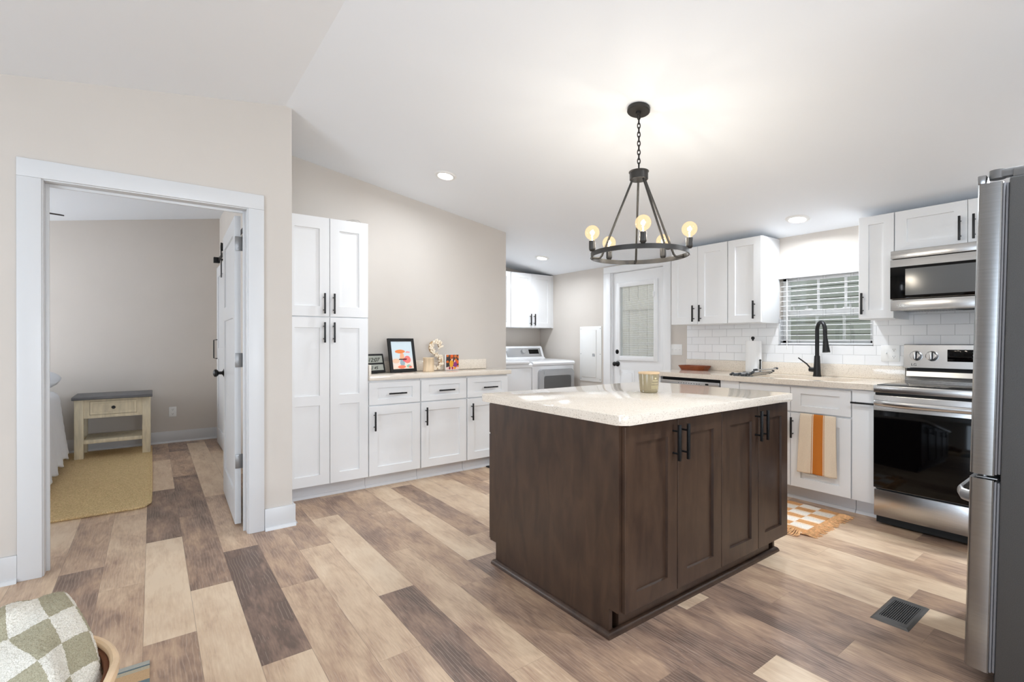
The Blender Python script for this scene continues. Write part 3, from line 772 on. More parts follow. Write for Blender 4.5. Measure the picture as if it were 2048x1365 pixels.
# island worktop with eased corners
bm = bmn()
def rrect(x0, x1, y0, y1, r, n=6):
    pts = []
    for cx, cy, a0 in ((x1-r, y0+r, -PI/2), (x1-r, y1-r, 0), (x0+r, y1-r, PI/2), (x0+r, y0+r, PI)):
        for k in range(n+1): a = a0+k*PI/2/n; pts.append((cx+r*math.cos(a), cy+r*math.sin(a)))
    return pts
vs = prism(bm, rrect(1.452, 2.870, 1.256, 2.276, .035), .8755, .914)
es = [e for e in bm.edges if abs(e.verts[0].co.z-e.verts[1].co.z) < 1e-6]
bmesh.ops.bevel(bm, geom=es, offset=.0045, segments=2, affect='EDGES', profile=.5)
tag(obj('island_worktop', bm, 'quartz'), 'speckled cream quartz slab on top of the dark island', 'worktop')

# ---- kitchen wall: base units (doors face -x); local x runs from the laundry side towards the range
XK = 3.895; R90 = -PI/2
def kx(y): return 3.03 - y          # world y -> local x
def kthing(name, label, cat, x=XK, **k): return thing(name, label, cat, (x, 3.03, 0), R90, **k)
t = kthing('base_end_panel', 'white end panel beside the dishwasher at the door end of the sink counter', 'panel')
bxo('body', (0.0, 0, .105), (kx(2.912), .60, .874), 'cab', t, .001); toe(t, 0, kx(2.912))
# dishwasher
t = kthing('dishwasher', 'stainless dishwasher with a black control gap, half hidden by the island', 'dishwasher')
a, b = kx(2.909), kx(2.308)
bxo('body', (a, .03, .0), (b, .585, .868), 'dark', t)
bxo('door_panel', (a+.002, -.012, .112), (b-.002, .028, .795), 'steel_h', t, .004)
bm = bmn(); box(bm, (a+.002, -.012, .80), (b-.002, .028, .846), .004); cp = obj('control_strip', bm, 'steel_h', t)
for k in range(9): bxo('button', (a+.20+k*.026, -.0128, .822), (a+.208+k*.026, -.0115, .827), 'dark', cp)
bxo('indicator', (a+.47, -.0128, .818), (a+.50, -.0115, .832), 'dark', cp)
bxo('kick_plate', (a+.004, .06, .002), (b-.004, .07, .10), 'dark', t)
# filler, sink base, pull-out
t = kthing('filler_panel', 'narrow white filler panel between the dishwasher and the sink cabinet', 'panel')
bxo('body', (kx(2.305), .002, .105), (kx(2.142), .58, .874), 'cab', t, .001); toe(t, kx(2.305), kx(2.142))
t = kthing('sink_cabinet', 'white sink base cabinet with two false drawer fronts and a towel on one door', 'cabinet')
a, b = kx(2.139), kx(1.336); mid = kx(1.737)
bm = bmn()
for p, q in (((a, .0195, .105), (a+.018, .58, .874)), ((b-.018, .0195, .105), (b, .58, .874)), ((a+.018, .0195, .105), (b-.018, .58, .125)), ((a+.018, .565, .125), (b-.018, .58, .874)), ((a+.018, .0195, .640), (b-.018, .04, .874)), ((mid-.02, .0195, .125), (mid+.02, .04, .64))): box(bm, p, q)
obj('body', bm, 'cab', t)
for x0, x1, hx in ((a+.003, mid-.002, mid-.04), (mid+.002, b-.003, mid+.018)):
    bm = bmn(); shaker(bm, x0, x1, .676, .857, fr=.07, top=.045, bot=.045); obj('drawer_front', bm, 'cab', t)
    door(t, x0, x1, .112, .662, (hx, .555), fr=.07, top=.07, bot=.07)
toe(t, a, b)
t = kthing('pullout_cabinet', 'narrow flat white pull-out cabinet next to the range, with a horizontal bar', 'cabinet')
a, b = kx(1.333), kx(1.193)
bxo('body', (a, .0195, .105), (b, .58, .874), 'cab', t); d = bxo('door', (a+.002, 0, .112), (b-.002, .019, .868), 'cab', t, .0015); pull(d, (a+b)/2, .783, 0, False, L=.134); toe(t, a, b)
# ---- sink worktop with the basin cut-out
t = thing('sink_worktop', 'long cream quartz worktop with the sink, under the kitchen window', 'worktop', (0, 0, 0))
X0, X1, Y0, Y1 = XK-.028, XR-.0005, 1.1905, 3.034; hx0, hx1, hy0, hy1 = 3.975, 4.335, 1.385, 2.09
bm = bmn(); za, zb = .8745, .914
out = [(X0, Y0), (X1, Y0), (X1, Y1), (X0, Y1)]; hole = rrect(hx0, hx1, hy0, hy1, .06, 5)
def ring_faces(z, flip):
    o_ = [bm.verts.new((*p, z)) for p in out]; h_ = [bm.verts.new((*p, z)) for p in hole]; n = len(h_)//4
    # hole corner groups in order: (x1,y0) (x1,y1) (x0,y1) (x0,y0)
    oo = [o_[1], o_[2], o_[3], o_[0]]; g = [h_[i*n:(i+1)*n] for i in range(4)]
    for i in range(4):
        j = (i+1) % 4
        for p, q in zip(g[i], g[i][1:]): bm.faces.new((oo[i], q, p) if not flip else (oo[i], p, q))
        bm.faces.new((oo[i], oo[j], g[j][0], g[i][-1]) if not flip else (g[i][-1], g[j][0], oo[j], oo[i]))
    return o_, h_
oa, ha = ring_faces(za, True); ob, hb = ring_faces(zb, False)
for A, B in ((oa, ob), (ha, hb)):
    n = len(A)
    for i in range(n): bm.faces.new((A[i], A[(i+1) % n], B[(i+1) % n], B[i]))
obj('slab', bm, 'quartz', t)
bxo('upstand', (XR-.021, 1.1905, .9145), (XR-.0005, 3.030, 1.0175), 'quartz', t, .002)
# sink basin
bm = bmn(); inner = rrect(hx0, hx1, hy0, hy1, .06, 5); n = len(inner)
def loop(z, s):
    cx, cy = (hx0+hx1)/2, (hy0+hy1)/2
    return [bm.verts.new((cx+(p[0]-cx)*s, cy+(p[1]-cy)*s, z)) for p in inner]
L = [loop(.8735, 1.05), loop(.8735, 1.0), loop(.72, .97), loop(.70, .92)]
for A, B in zip(L, L[1:]):
    for i in range(n): bm.faces.new((A[i], A[(i+1) % n], B[(i+1) % n], B[i]))
bm.faces.new(L[-1])
sk = obj('sink_basin', bm, 'quartz'); tag(sk, 'cream undermount sink basin set into the window worktop', 'sink')
bm = bmn(); lathe(bm, [(.001, .7015), (.042, .7015), (.045, .7045), (.03, .7035), (.001, .7025)], (4.155, 1.74, 0), 20); obj('drain', bm, 'nickel', sk)

# ---- wall cabinets over the counter
XU = 4.175
def uthing(name, label, group=None): return thing(name, label, 'cabinet', (XU, 3.03, 0), R90, group)
G = 'wall cabinets on the kitchen wall'
UD = XR-XU-.0005
t = uthing('wall_cabinet', 'white two-door wall cabinet nearest the exterior door', G); a, b = kx(2.995), kx(2.4035); mid = kx(2.703)
bxo('body', (a, .0195, 1.362), (b, UD, 2.108), 'cab', t, .001)
door(t, a+.002, mid-.0015, 1.366, 2.104, (mid-.036, 1.466), fr=.07); door(t, mid+.0015, b-.002, 1.366, 2.104, (mid+.036, 1.466), fr=.07)
t = uthing('wall_cabinet', 'white single-door wall cabinet just left of the kitchen window', G); a, b = kx(2.4005), kx(2.100)
bxo('body', (a, .0195, 1.362), (b, UD, 2.108), 'cab', t, .001); door(t, a+.002, b-.002, 1.366, 2.104, (b-.055, 1.474), fr=.065)
t = uthing('wall_cabinet', 'narrow white wall cabinet between the kitchen window and the microwave', G); a, b = kx(1.389), kx(1.1745)
bxo('body', (a, .0195, 1.362), (b, UD, 2.108), 'cab', t, .001); door(t, a+.002, b-.002, 1.366, 2.104, (a+.03, 1.475), fr=.06)
t = uthing('wall_cabinet', 'short white two-door wall cabinet above the microwave', G); a, b = kx(1.1715), kx(.414); mid = kx(.792)
bxo('body', (a, .0195, 1.822), (b, UD, 2.108), 'cab', t, .001)
door(t, a+.002, mid-.0015, 1.826, 2.104, (mid-.034, 1.925), fr=.065, top=.06, bot=.06); door(t, mid+.0015, b-.002, 1.826, 2.104, (mid+.034, 1.925), fr=.065, top=.06, bot=.06)
# laundry wall cabinets (face -y)
YU = 5.146
t = thing('wall_cabinet', 'white two-door wall cabinet above the dryer', 'cabinet', (0, YU, 0), group='wall cabinets in the laundry')
bxo('body', (3.766, .0195, 1.382), (4.462, .293, 2.112), 'cab', t, .001)
door(t, 3.769, 4.115, 1.386, 2.108, (4.083, 1.49), fr=.062); door(t, 4.118, 4.460, 1.386, 2.108, (4.150, 1.49), fr=.062)
bxo('filler', (4.463, .004, 1.382), (4.499, .02, 2.112), 'cab', t)
t = thing('wall_cabinet', 'white wall cabinet above the washer, mostly behind the pantry wall end', 'cabinet', (0, YU, 0), group='wall cabinets in the laundry')
bxo('body', (3.06, .0195, 1.382), (3.763, .293, 2.112), 'cab', t, .001)
door(t, 3.063, 3.41, 1.386, 2.108, (3.378, 1.49), fr=.062); door(t, 3.413, 3.761, 1.386, 2.108, (3.445, 1.49), fr=.062)

# ================================================================== APPLIANCES
# ---- range
t = thing('range', 'stainless electric range with black glass oven door beside the fridge', 'stove', (3.84, 1.1885, 0), R90)
RW = .757
bxo('body', (.003, .03, .055), (RW-.003, .64, .868), 'steel_dark', t, .002)
for x in (.05, RW-.05):
    q = bmn(); cyl(q, (x, .08, .0), (x, .08, .056), .018, 12); obj('foot', q, 'dark', t)
    q = bmn(); cyl(q, (x, .58, .0), (x, .58, .056), .018, 12); obj('foot', q, 'dark', t)
bxo('kick_recess', (.01, .02, .012), (RW-.01, .0295, .0575), 'dark', t)
bxo('drawer', (.001, -.004, .058), (RW-.001, .03, .232), 'steel_h', t, .006)
bm = bmn(); box(bm, (.001, -.012, .243), (RW-.001, .03, .852), .006); od = obj('oven_door', bm, 'steel_h', t)
bxo('oven_glass', (.003, -.0135, .246), (RW-.003, -.011, .752), 'blackglass', od, .001)
bm = bmn()   # bowed flat handle
pts = []; nseg = 24
for i in range(nseg+1):
    u = i/nseg; pts.append((.012+u*(RW-.024), -.012-.052*min(1, 4.2*min(u, 1-u))**.5*(.92+.08*math.sin(u*PI)), .802))
tube(bm, pts, .011, 12, flat=1.75); obj('handle', bm, 'steel_h', od)
bm = bmn(); box(bm, (-.0005, -.010, .868), (RW+.0005, .60, .9145), .005); ct = obj('cooktop', bm, 'steel_h', t)
bxo('glass_top', (.014, .012, .9145), (RW-.014, .575, .9185), 'blackglass', ct, .001)
bxo('control_gap', (.006, .008, .853), (RW-.006, .03, .868), 'dark', t)
bm = bmn()   # backguard: curved lower apron, black vent line, tilted control face
prism(bm, [(.575, .9150), (.575, .925), (.605, .950), (.612, .985), (.65, .985), (.65, .9150)], .012, RW-.012, 'x')
prism(bm, [(.592, 1.008), (.588, 1.014), (.600, 1.176), (.606, 1.181), (.65, 1.181), (.65, 1.008)], .0, RW, 'x')
bg_ = obj('backguard', bm, 'steel_h', t)
bxo('vent_line', (.014, .612, .985), (RW-.014, .65, 1.008), 'dark', bg_)
for kxp in (.072, .162, .595, .685):
    q = bmn(); lathe(q, [(.001, -.034), (.026, -.034), (.030, -.030), (.031, -.008), (.036, -.006), (.036, 0), (.001, 0)], (0, 0, 0), 28, 'y'); box(q, (-.007, -.042, -.028), (.007, -.03, .028), .003)
    kk = obj('knob', q, ['steel_h'], bg_, loc=(kxp, .594, 1.098), rot=(math.radians(-4), 0, 0))
    q = bmn(); box(q, (.0072, -.0415, -.027), (.012, -.0335, .027), .001); obj('knob_grip_shadow', q, 'dark', kk)  # dark strip beside the grip bar, standing in for its shadow
bm = bmn(); box(bm, (.245, .5885, 1.062), (.512, .598, 1.145), .002); dp = obj('display', bm, 'blackglass', bg_, rot=(0, 0, 0))
bm = bmn()
for r_ in range(3):
    for c_ in range(4): box(bm, (.375+c_*.030, .5878, 1.128-r_*.022), (.391+c_*.030, .5886, 1.132-r_*.022))
obj('key_marks', bm, 'fridge_cap', dp)
def text_obj(name, body, size, m, parent, loc, rot, ext=.0004):
    cu = bpy.data.curves.new(name, 'FONT'); cu.body = body; cu.size = size; cu.extrude = ext; cu.align_x = 'LEFT'
    o = bpy.data.objects.new(name, cu); COL.objects.link(o)
    dg = bpy.context.evaluated_depsgraph_get(); me = bpy.data.meshes.new_from_object(o.evaluated_get(dg))
    bpy.data.objects.remove(o); me.materials.clear(); me.materials.append(M[m])
    o = bpy.data.objects.new(name, me); COL.objects.link(o); o.parent = parent; o.location = loc; o.rotation_euler = rot; return o
text_obj('maker_badge', 'LG', .026, 'fridge_cap', bg_, (.045, .5865, 1.026), (PI/2, 0, 0))
# something white left on the cooktop by the fridge
r_ = thing('spoon_rest', 'small white rounded dish with a black end on the right of the cooktop', 'spoon rest', (4.10, .66, .919))
bm = bmn(); box(bm, (-.045, -.045, .006), (.045, .085, .038), .015, seg=4); obj('dish', bm, 'enamel', r_)
bxo('dark_end', (-.042, -.062, 0), (.042, -.0455, .034), 'dark', r_, .004)
bxo('base', (-.03, -.03, 0), (.03, .06, .0058), 'dark', r_)

# ---- microwave over the range
t = thing('microwave', 'stainless over-the-range microwave with smoked glass door', 'microwave', (4.085, 1.1715, 0), R90)
MW = .756
bxo('body', (.001, .045, 1.418), (MW, XR-4.085-.001, 1.820), 'steel_dark', t, .002)
bxo('vent_panel', (.001, .004, 1.764), (MW, .045, 1.820), 'steel', t, .004)
bm = bmn(); box(bm, (-.001, 0, 1.488), (MW+.001, .0445, 1.760), .005); dr = obj('door', bm, 'steel', t)
bxo('door_glass', (.001, -.0025, 1.492), (MW, .001, 1.708), 'blackglass', dr, .001)
bxo('window', (.085, -.0032, 1.512), (.56, -.0024, 1.690), 'drawerglass', dr)
bxo('lower_panel', (.001, .002, 1.410), (MW, .045, 1.485), 'steel', t, .004)
text_obj('maker_badge', 'LG', .026, 'plastic_white', t, (.05, .0015, 1.438), (PI/2, 0, 0))
bm = bmn(); box(bm, (.07, .06, 1.409), (.30, .22, 1.4175), .002)
for k in range(14): box(bm, (.075+k*.016, .065, 1.4075), (.079+k*.016, .215, 1.409))
obj('grease_filter', bm, 'nickel', t)
bxo('lamp_panel', (.33, .05, 1.4095), (.70, .25, 1.4175), 'dark', t)

# ---- fridge: faces +y; we see its left side.  local frame: origin at foot, leaning back a little
t = thing('refrigerator', 'tall grey steel bottom-freezer refrigerator at the right edge, seen from its side', 'refrigerator', (2.30, 0, 0))
t.rotation_euler = (math.radians(1.15), 0, 0)
FW = .905
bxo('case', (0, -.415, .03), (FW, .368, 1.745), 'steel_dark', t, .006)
bm = bmn()
for x in (.08, FW-.08):
    for y in (-.33, .28): cyl(bm, (x, y, .0), (x, y, .03), .02, 12)
obj('foot', bm, 'dark', t)
bxo('hinge_cover', (.008, -.30, 1.7455), (.16, .362, 1.778), 'fridge_cap', t, .006)
bm = bmn(); lathe(bm, [(.001, 0), (.021, 0), (.021, .03), (.001, .03)], (.035, .402, 1.752), 18); box(bm, (.018, .355, 1.754), (.052, .40, 1.780), .003)
obj('hinge', bm, 'fridge_cap', t)
def fdoor(name, x0, x1, z0, z1, notch):
    bm = bmn(); y0, y1 = .3835, .447
    prof = [(x0+.004, y0), (x0, y0+.004), (x0, y1-.014), (x0+.004, y1-.005), (x0+.016, y1), (x1-.016, y1), (x1-.004, y1-.005), (x1, y1-.014), (x1, y0+.004), (x1-.004, y0)]
    prism(bm, prof, z0, z1)
    o = obj(name, bm, 'fridge_steel', t)
    q = bmn(); box(q, (x0+.006, .3685, z0+.006), (x1-.006, .376, z1-.006), .003); box(q, (x0+.003, .377, z0+.004), (x1-.003, .383, z1-.004), .002); obj('gasket', q, 'gasket', o)
    if notch:
        q = bmn(); box(q, (x0+.001, .425, z1), (x0+.06, .4465, z1+.030), .003); obj('top_lip', q, 'fridge_steel', o)
    return o
for x0, x1, hx in ((0, FW/2-.002, FW/2-.05), (FW/2+.002, FW, FW/2+.05)):
    d = fdoor('door', x0, x1, .738, 1.736, True)
    q = bmn(); tube(q, [(hx, .447, .86), (hx, .487, .885), (hx, .497, .95), (hx, .497, 1.45), (hx, .487, 1.52), (hx, .447, 1.545)], .012, 10); obj('handle', q, 'steel', d)
d = fdoor('freezer_drawer', 0, FW, .058, .722, False)
q = bmn()
tube(q, [(.055, .445, .640), (.075, .474, .640), (.125, .490, .640), (FW/2, .496, .640), (FW-.125, .490, .640), (FW-.075, .474, .640), (FW-.055, .445, .640)], .011, 12, flat=1.9); obj('handle', q, 'chrome', d)
bm = bmn(); box(bm, (.01, .376, .724), (.05, .43, .7285), .001); cyl(bm, (.028, .41, .722), (.028, .41, .738), .007, 10); obj('middle_hinge', bm, 'nickel', t)
bxo('foot_grille', (.02, .33, .004), (FW-.02, .372, .055), 'dark', t)

# ---- dryer and washer
YW = 4.62
t = thing('dryer', 'white front-loading dryer with control console against the laundry corner', 'dryer', (3.712, YW, 0))
DW = .69
bxo('body', (0, .012, .012), (DW, .74, .905), 'enamel', t, .012, )
bm = bmn(); prism(bm, [(-.002, .905), (-.006, .93), (.012, .95), (.05, .957), (.60, .966), (.74, .966), (.74, .905)], .0, DW, 'x'); obj('top', bm, 'enamel', t)
bm = bmn()
prism(bm, [(.575, .966), (.60, .985), (.655, 1.115), (.675, 1.132), (.73, 1.132), (.74, 1.11), (.74, .966)], .01, DW-.01, 'x'); cn = obj('console', bm, 'enamel', t)
ang = math.atan2(.055, .13)
pn = obj('control_panel', (lambda b: (box(b, (.05, -.0035, -.062), (DW-.05, 0, .062), .003), b)[1])(bmn()), 'chrome', cn, loc=(0, .6265, 1.05), rot=(-ang, 0, 0))
q = bmn(); lathe(q, [(.001, -.034), (.028, -.034), (.032, -.030), (.033, -.004), (.036, -.003), (.036, 0)], (0, 0, 0), 24, 'y'); obj('dial', q, 'chrome', pn, loc=(.325, -.0035, .008))
bxo('display', (.43, -.0045, -.024), (.60, -.0035, .040), 'blackglass', pn)
bm = bmn()
fr_o = rrect(.085, .655, .22, .855, .05); 
vs = prism(bm, fr_o, -.028, .012, 'y'); d = obj('door', bm, 'chrome', t)
bm = bmn(); prism(bm, rrect(.155, .60, .30, .775, .03), -.0305, -.027, 'y'); obj('door_window', bm, 'drawerglass', d)
bm = bmn(); prism(bm, rrect(.15, .60, .795, .838, .012), -.032, -.027, 'y'); obj('door_grip', bm, 'chrome', d)
t = thing('washer', 'white top-loading washer beside the dryer, partly behind the pantry wall end', 'washing machine', (3.04, YW, 0))
bxo('body', (0, .012, .012), (.665, .74, .885), 'enamel', t, .012)
bm = bmn(); prism(bm, [(0, .885), (-.002, .915), (.02, .935), (.06, .94), (.56, .95), (.74, .95), (.74, .885)], 0, .665, 'x'); obj('top', bm, 'enamel', t)
bm = bmn(); box(bm, (.05, -.012, .925), (.615, .52, .962), .012, seg=3); obj('lid', bm, 'enamel', t)
bm = bmn(); prism(bm, [(.55, .95), (.58, .97), (.64, 1.10), (.66, 1.118), (.73, 1.118), (.74, .95)], .01, .655, 'x'); obj('console', bm, 'enamel', t)

# ================================================================== LIGHT FITTINGS
CXY = (2.172, 1.769); yaw = math.radians(53.675)
Fv = Vector((math.cos(yaw), math.sin(yaw), 0)); Rv = Vector((math.sin(yaw), -math.cos(yaw), 0))
t = thing('chandelier', 'dark metal ring chandelier with five amber globe bulbs over the island', 'chandelier', (*CXY, 0))
zt = zc(CXY[0]); tilt = math.atan(.1615)
bm = bmn(); lathe(bm, [(.001, 0), (.060, 0), (.062, -.004), (.062, -.020), (.058, -.024), (.014, -.024), (.013, -.036), (.001, -.036)], seg=40)
obj('canopy', bm, 'bronze', t, loc=(0, 0, zt-.001), rot=(0, tilt, 0))
bm = bmn(); z = zt-.036; k = 0; step = .0245; zh = 2.150
while z-step > zh-.004:
    pts = []
    for i in range(16):
        a = 2*PI*i/16; u, v_ = .0075*math.cos(a), .0165*math.sin(a)
        dv = (Rv if k % 2 == 0 else Fv)*u; pts.append((dv.x, dv.y, z-.0165+v_+.003))
    tube(bm, pts, .0031, 6, closed=True); z -= step; k += 1
obj('chain', bm, 'bronze', t)
bm = bmn(); lathe(bm, [(.001, 2.158), (.007, 2.156), (.008, 2.146), (.052, 2.145), (.054, 2.143), (.054, 2.139), (.050, 2.137), (.050, 2.099), (.047, 2.096), (.001, 2.096)], seg=40)
obj('hub', bm, 'bronze', t)
RR = .2655
bm = bmn(); lathe(bm, [(RR-.006, 1.670), (RR, 1.670), (RR, 1.695), (RR-.006, 1.695), (RR-.006, 1.670)], seg=96)
# drop the duplicate end caps made by the lathe helper
for f in [f for f in bm.faces if len(f.verts) > 8]: bm.faces.remove(f)
bmesh.ops.remove_doubles(bm, verts=bm.verts, dist=1e-6)
obj('ring', bm, 'bronze', t)
def dirv(deg): a = math.radians(deg); return Rv*math.cos(a) + Fv*math.sin(a)
for deg in (8, 80, 158, 296):
    d = dirv(deg); bm = bmn()
    p = [d*.036+Vector((0, 0, 2.099)), d*.205+Vector((0, 0, 1.690)), d*.215+Vector((0, 0, 1.680)), d*.228+Vector((0, 0, 1.678)), d*(RR-.004)+Vector((0, 0, 1.680))]
    tube(bm, p, .0061, 10)
    q = d*(RR-.008); s_ = Vector((-d.y, d.x, 0)); e = .0105
    cyl(bm, q-d*.001+Vector((0, 0, 1.672)), q-d*.001+Vector((0, 0, 1.692)), .0035, 8)
    obj('arm', bm, 'bronze', t)
for k, deg in enumerate((188, 260, 332, 44, 116)):
    d = dirv(deg)*(RR+.001); c = (d.x, d.y, 0)
    bm = bmn(); lathe(bm, [(.001, 1.6955), (.011, 1.6955), (.0165, 1.703), (.0178, 1.709), (.0178, 1.750), (.0160, 1.752), (.012, 1.752), (.001, 1.752)], c, 24)
    so = obj('socket', bm, 'bronze', t)
    bm = bmn(); cz = 1.797; r = .0395; prof = [(.012, 1.7525), (.0135, 1.760)]
    for i in range(15): a = -PI/2+.42+i*(PI-.42)/14; prof.append((max(.0006, r*math.cos(a)), cz+r*math.sin(a)))
    lathe(bm, prof, c, 28)
    bl = obj('bulb', bm, 'bulb', t)
    bm = bmn(); tube(bm, [(c[0]+.005*math.cos(i*1.3), c[1]+.005*math.sin(i*1.3), 1.772+i*.0028) for i in range(15)], .0011, 5)
    cyl(bm, (c[0], c[1], 1.7525), (c[0], c[1], 1.775), .0025, 8); obj('filament', bm, 'filament', bl)
    l = bpy.data.lights.new('bulb_light', 'POINT'); l.energy = 5.7; l.color = (1.0, .985, .975); l.shadow_soft_size = .012
    lo = bpy.data.objects.new('bulb_light', l); lo.location = (c[0]+CXY[0], c[1]+CXY[1], 1.797); COL.objects.link(lo)

def downlight(x, y, label, power):
    t = thing('downlight', label, 'ceiling light', (x, y, zc(x)), group='round ceiling downlights')
    t.rotation_euler = (0, tilt if x > .7 else -tilt, 0)
    bm = bmn(); lathe(bm, [(.058, -.006), (.062, -.011), (.078, -.009), (.088, -.0005), (.058, -.0005), (.058, -.006)], seg=40)
    for f in [f for f in bm.faces if len(f.verts) > 8]: bm.faces.remove(f)
    obj('trim_ring', bm, 'plastic_white', t)
    bm = bmn(); lathe(bm, [(.0575, -.0008), (.0575, -.0065), (.001, -.0075)], seg=40)
    obj('lens', bm, 'lens', t)
    a = area('downlight_lamp', (x, y, zc(x)-.014), (0, t.rotation_euler[1], 0), .10, .10, power, (.90, .97, 1.05), 170, 'DISK')
downlight(1.904, 3.493, 'round white downlight in front of the tall pantry', 8)
downlight(4.139, 1.794, 'round white downlight above the kitchen sink window', 8.5)
downlight(3.849, 4.615, 'round white downlight above the washer and dryer', 9.5)
downlight(2.35, 0.16, 'added unseen downlight beside the camera, brightening the island front', 17)  # lamp added out of view to lift the island front and nearby floor
downlight(4.139, 0.045, 'added unseen downlight brightening the range end of the kitchen', 28)  # another lamp added out of view, lights the range, tile and right-hand floor

# ================================================================== SMALL THINGS ON THE PICTURE COUNTER
ZC = .9255
def tilted(bm, ang, piv=(0, 0, 0)):
    bmesh.ops.rotate(bm, cent=piv, matrix=Matrix.Rotation(ang, 3, 'X'), verts=bm.verts)
# weather clock
t = thing('digital_clock', 'black tilted digital clock with two grey number panels beside the tall pantry', 'clock', (1.545, 4.085, ZC), math.radians(16))
bm = bmn(); box(bm, (-.105, -.011, 0), (.105, .011, .168), .006); tilted(bm, math.radians(-14)); obj('case', bm, 'dark', t, loc=(0, 0, .003))
for z0, z1, txt in ((.088, .150, '12:07'), (.022, .072, '72 45')):
    bm = bmn(); box(bm, (-.085, -.0122, z0), (.085, -.0108, z1)); tilted(bm, math.radians(-14)); s_ = obj('screen', bm, 'lcd', t, loc=(0, 0, .003))
    x = text_obj('digits', txt, .052 if z0 > .05 else .04, 'lcdmark', s_, (-.066, -.0125+.0, 0), (PI/2+math.radians(14), 0, 0))
    zz = z0+.012; x.location = (-.066, zz*math.sin(math.radians(14))-.0128, zz*math.cos(math.radians(14)))
bm = bmn(); prism(bm, [(.008, .0), (.08, .0), (.03, .11), (.022, .10)], -.03, .03, 'x'); obj('stand', bm, 'dark', t)
# framed picture
t = thing('picture_frame', 'black picture frame with an orange mushroom garden print on the counter', 'picture', (1.812, 4.095, ZC), math.radians(9))
la = math.radians(-11)
bm = bmn()
for a, b in (((-.135, -.009, 0), (-.107, .009, .305)), ((.107, -.009, 0), (.135, .009, .305)), ((-.107, -.009, 0), (.107, .009, .028)), ((-.107, -.009, .277), (.107, .009, .305))): box(bm, a, b, .002)
tilted(bm, la); obj('frame', bm, 'dark', t, loc=(0, 0, .002))
def print_mat():
    m, nt, b = new_mat('mushroom_print'); b.inputs['Roughness'].default_value = .4; L = nt.links.new
    uv = N(nt, 'ShaderNodeUVMap'); sp = N(nt, 'ShaderNodeSeparateXYZ'); L(uv.outputs[0], sp.inputs[0])
    cur = None
    r = N(nt, 'ShaderNodeValToRGB'); e = r.color_ramp.elements; e[0].color = rgb(244, 214, 190); e[1].color = rgb(206, 220, 226); e[0].position = .02; e[1].position = .5; L(sp.outputs[1], r.inputs[0]); cur = r.outputs[0]
    n = N(nt, 'ShaderNodeTexNoise'); n.inputs['Scale'].default_value = 7; n.inputs['Detail'].default_value = 4; L(uv.outputs[0], n.inputs['Vector'])
    ws = N(nt, 'ShaderNodeMixRGB'); ws.blend_type = 'ADD'; ws.inputs[0].default_value = .05; L(uv.outputs[0], ws.inputs[1]); L(n.outputs['Color'], ws.inputs[2])
    def blob(cx, cy, sx, sy, col):
        nonlocal cur
        mp = N(nt, 'ShaderNodeMapping'); mp.inputs['Location'].default_value = (-cx/sx, -cy/sy, 0); mp.inputs['Scale'].default_value = (1/sx, 1/sy, 0); L(ws.outputs[0], mp.inputs[0])
        g = N(nt, 'ShaderNodeTexGradient', gradient_type='SPHERICAL'); L(mp.outputs[0], g.inputs[0])
        s = N(nt, 'ShaderNodeMath', operation='GREATER_THAN'); s.inputs[1].default_value = .05; L(g.outputs['Fac'], s.inputs[0])
        mx = N(nt, 'ShaderNodeMixRGB'); L(s.outputs[0], mx.inputs[0]); L(cur, mx.inputs[1]); mx.inputs[2].default_value = rgb(*col); cur = mx.outputs[0]
    for a in ((.2, .32, .18, .09, (230, 190, 160)), (.75, .36, .17, .14, (232, 120, 110)), (.5, .45, .11, .2, (236, 170, 130)), (.43, .66, .25, .07, (232, 130, 60)), (.5, .25, .12, .14, (150, 170, 180)), (.6, .35, .08, .06, (226, 84, 96)), (.8, .63, .12, .03, (228, 150, 150)), (.45, .1, .2, .06, (236, 120, 84)), (.8, .12, .12, .06, (140, 190, 170)), (.86, .09, .08, .04, (228, 110, 90))): blob(*a)
    L(cur, b.inputs['Base Color']); return m
M['print'] = print_mat()
def uvquad(bm, x0, x1, z0, z1, y):
    uvl = bm.loops.layers.uv.verify(); vs = [bm.verts.new(p) for p in ((x0, y, z0), (x1, y, z0), (x1, y, z1), (x0, y, z1))]
    f = bm.faces.new(vs)
    for l, q in zip(f.loops, ((0, 0), (1, 0), (1, 1), (0, 1))): l[uvl].uv = q
bm = bmn(); uvquad(bm, -.1075, .1075, .0275, .2775, -.004); tilted(bm, la); obj('print', bm, 'print', t, loc=(0, 0, .002), smooth=False)
bm = bmn(); box(bm, (-.107, .0, .028), (.107, .006, .277)); tilted(bm, la); obj('backing', bm, 'dark', t, loc=(0, 0, .002))
bm = bmn(); prism(bm, [(.012, .12), (.016, .115), (.095, .0), (.085, .0)], -.04, .04, 'x'); obj('easel_leg', bm, 'dark', t)
# turned wooden candle holder
t = thing('candle_jar', 'pale wooden drum candle holder in front of the shell letter', 'candle', (2.035, 4.055, ZC))
bm = bmn(); lathe(bm, [(.001, 0), (.049, 0), (.051, .004), (.051, .012), (.049, .016), (.049, .112), (.051, .116), (.051, .126), (.047, .129), (.001, .129)], seg=32); obj('cup', bm, 'birch', t)
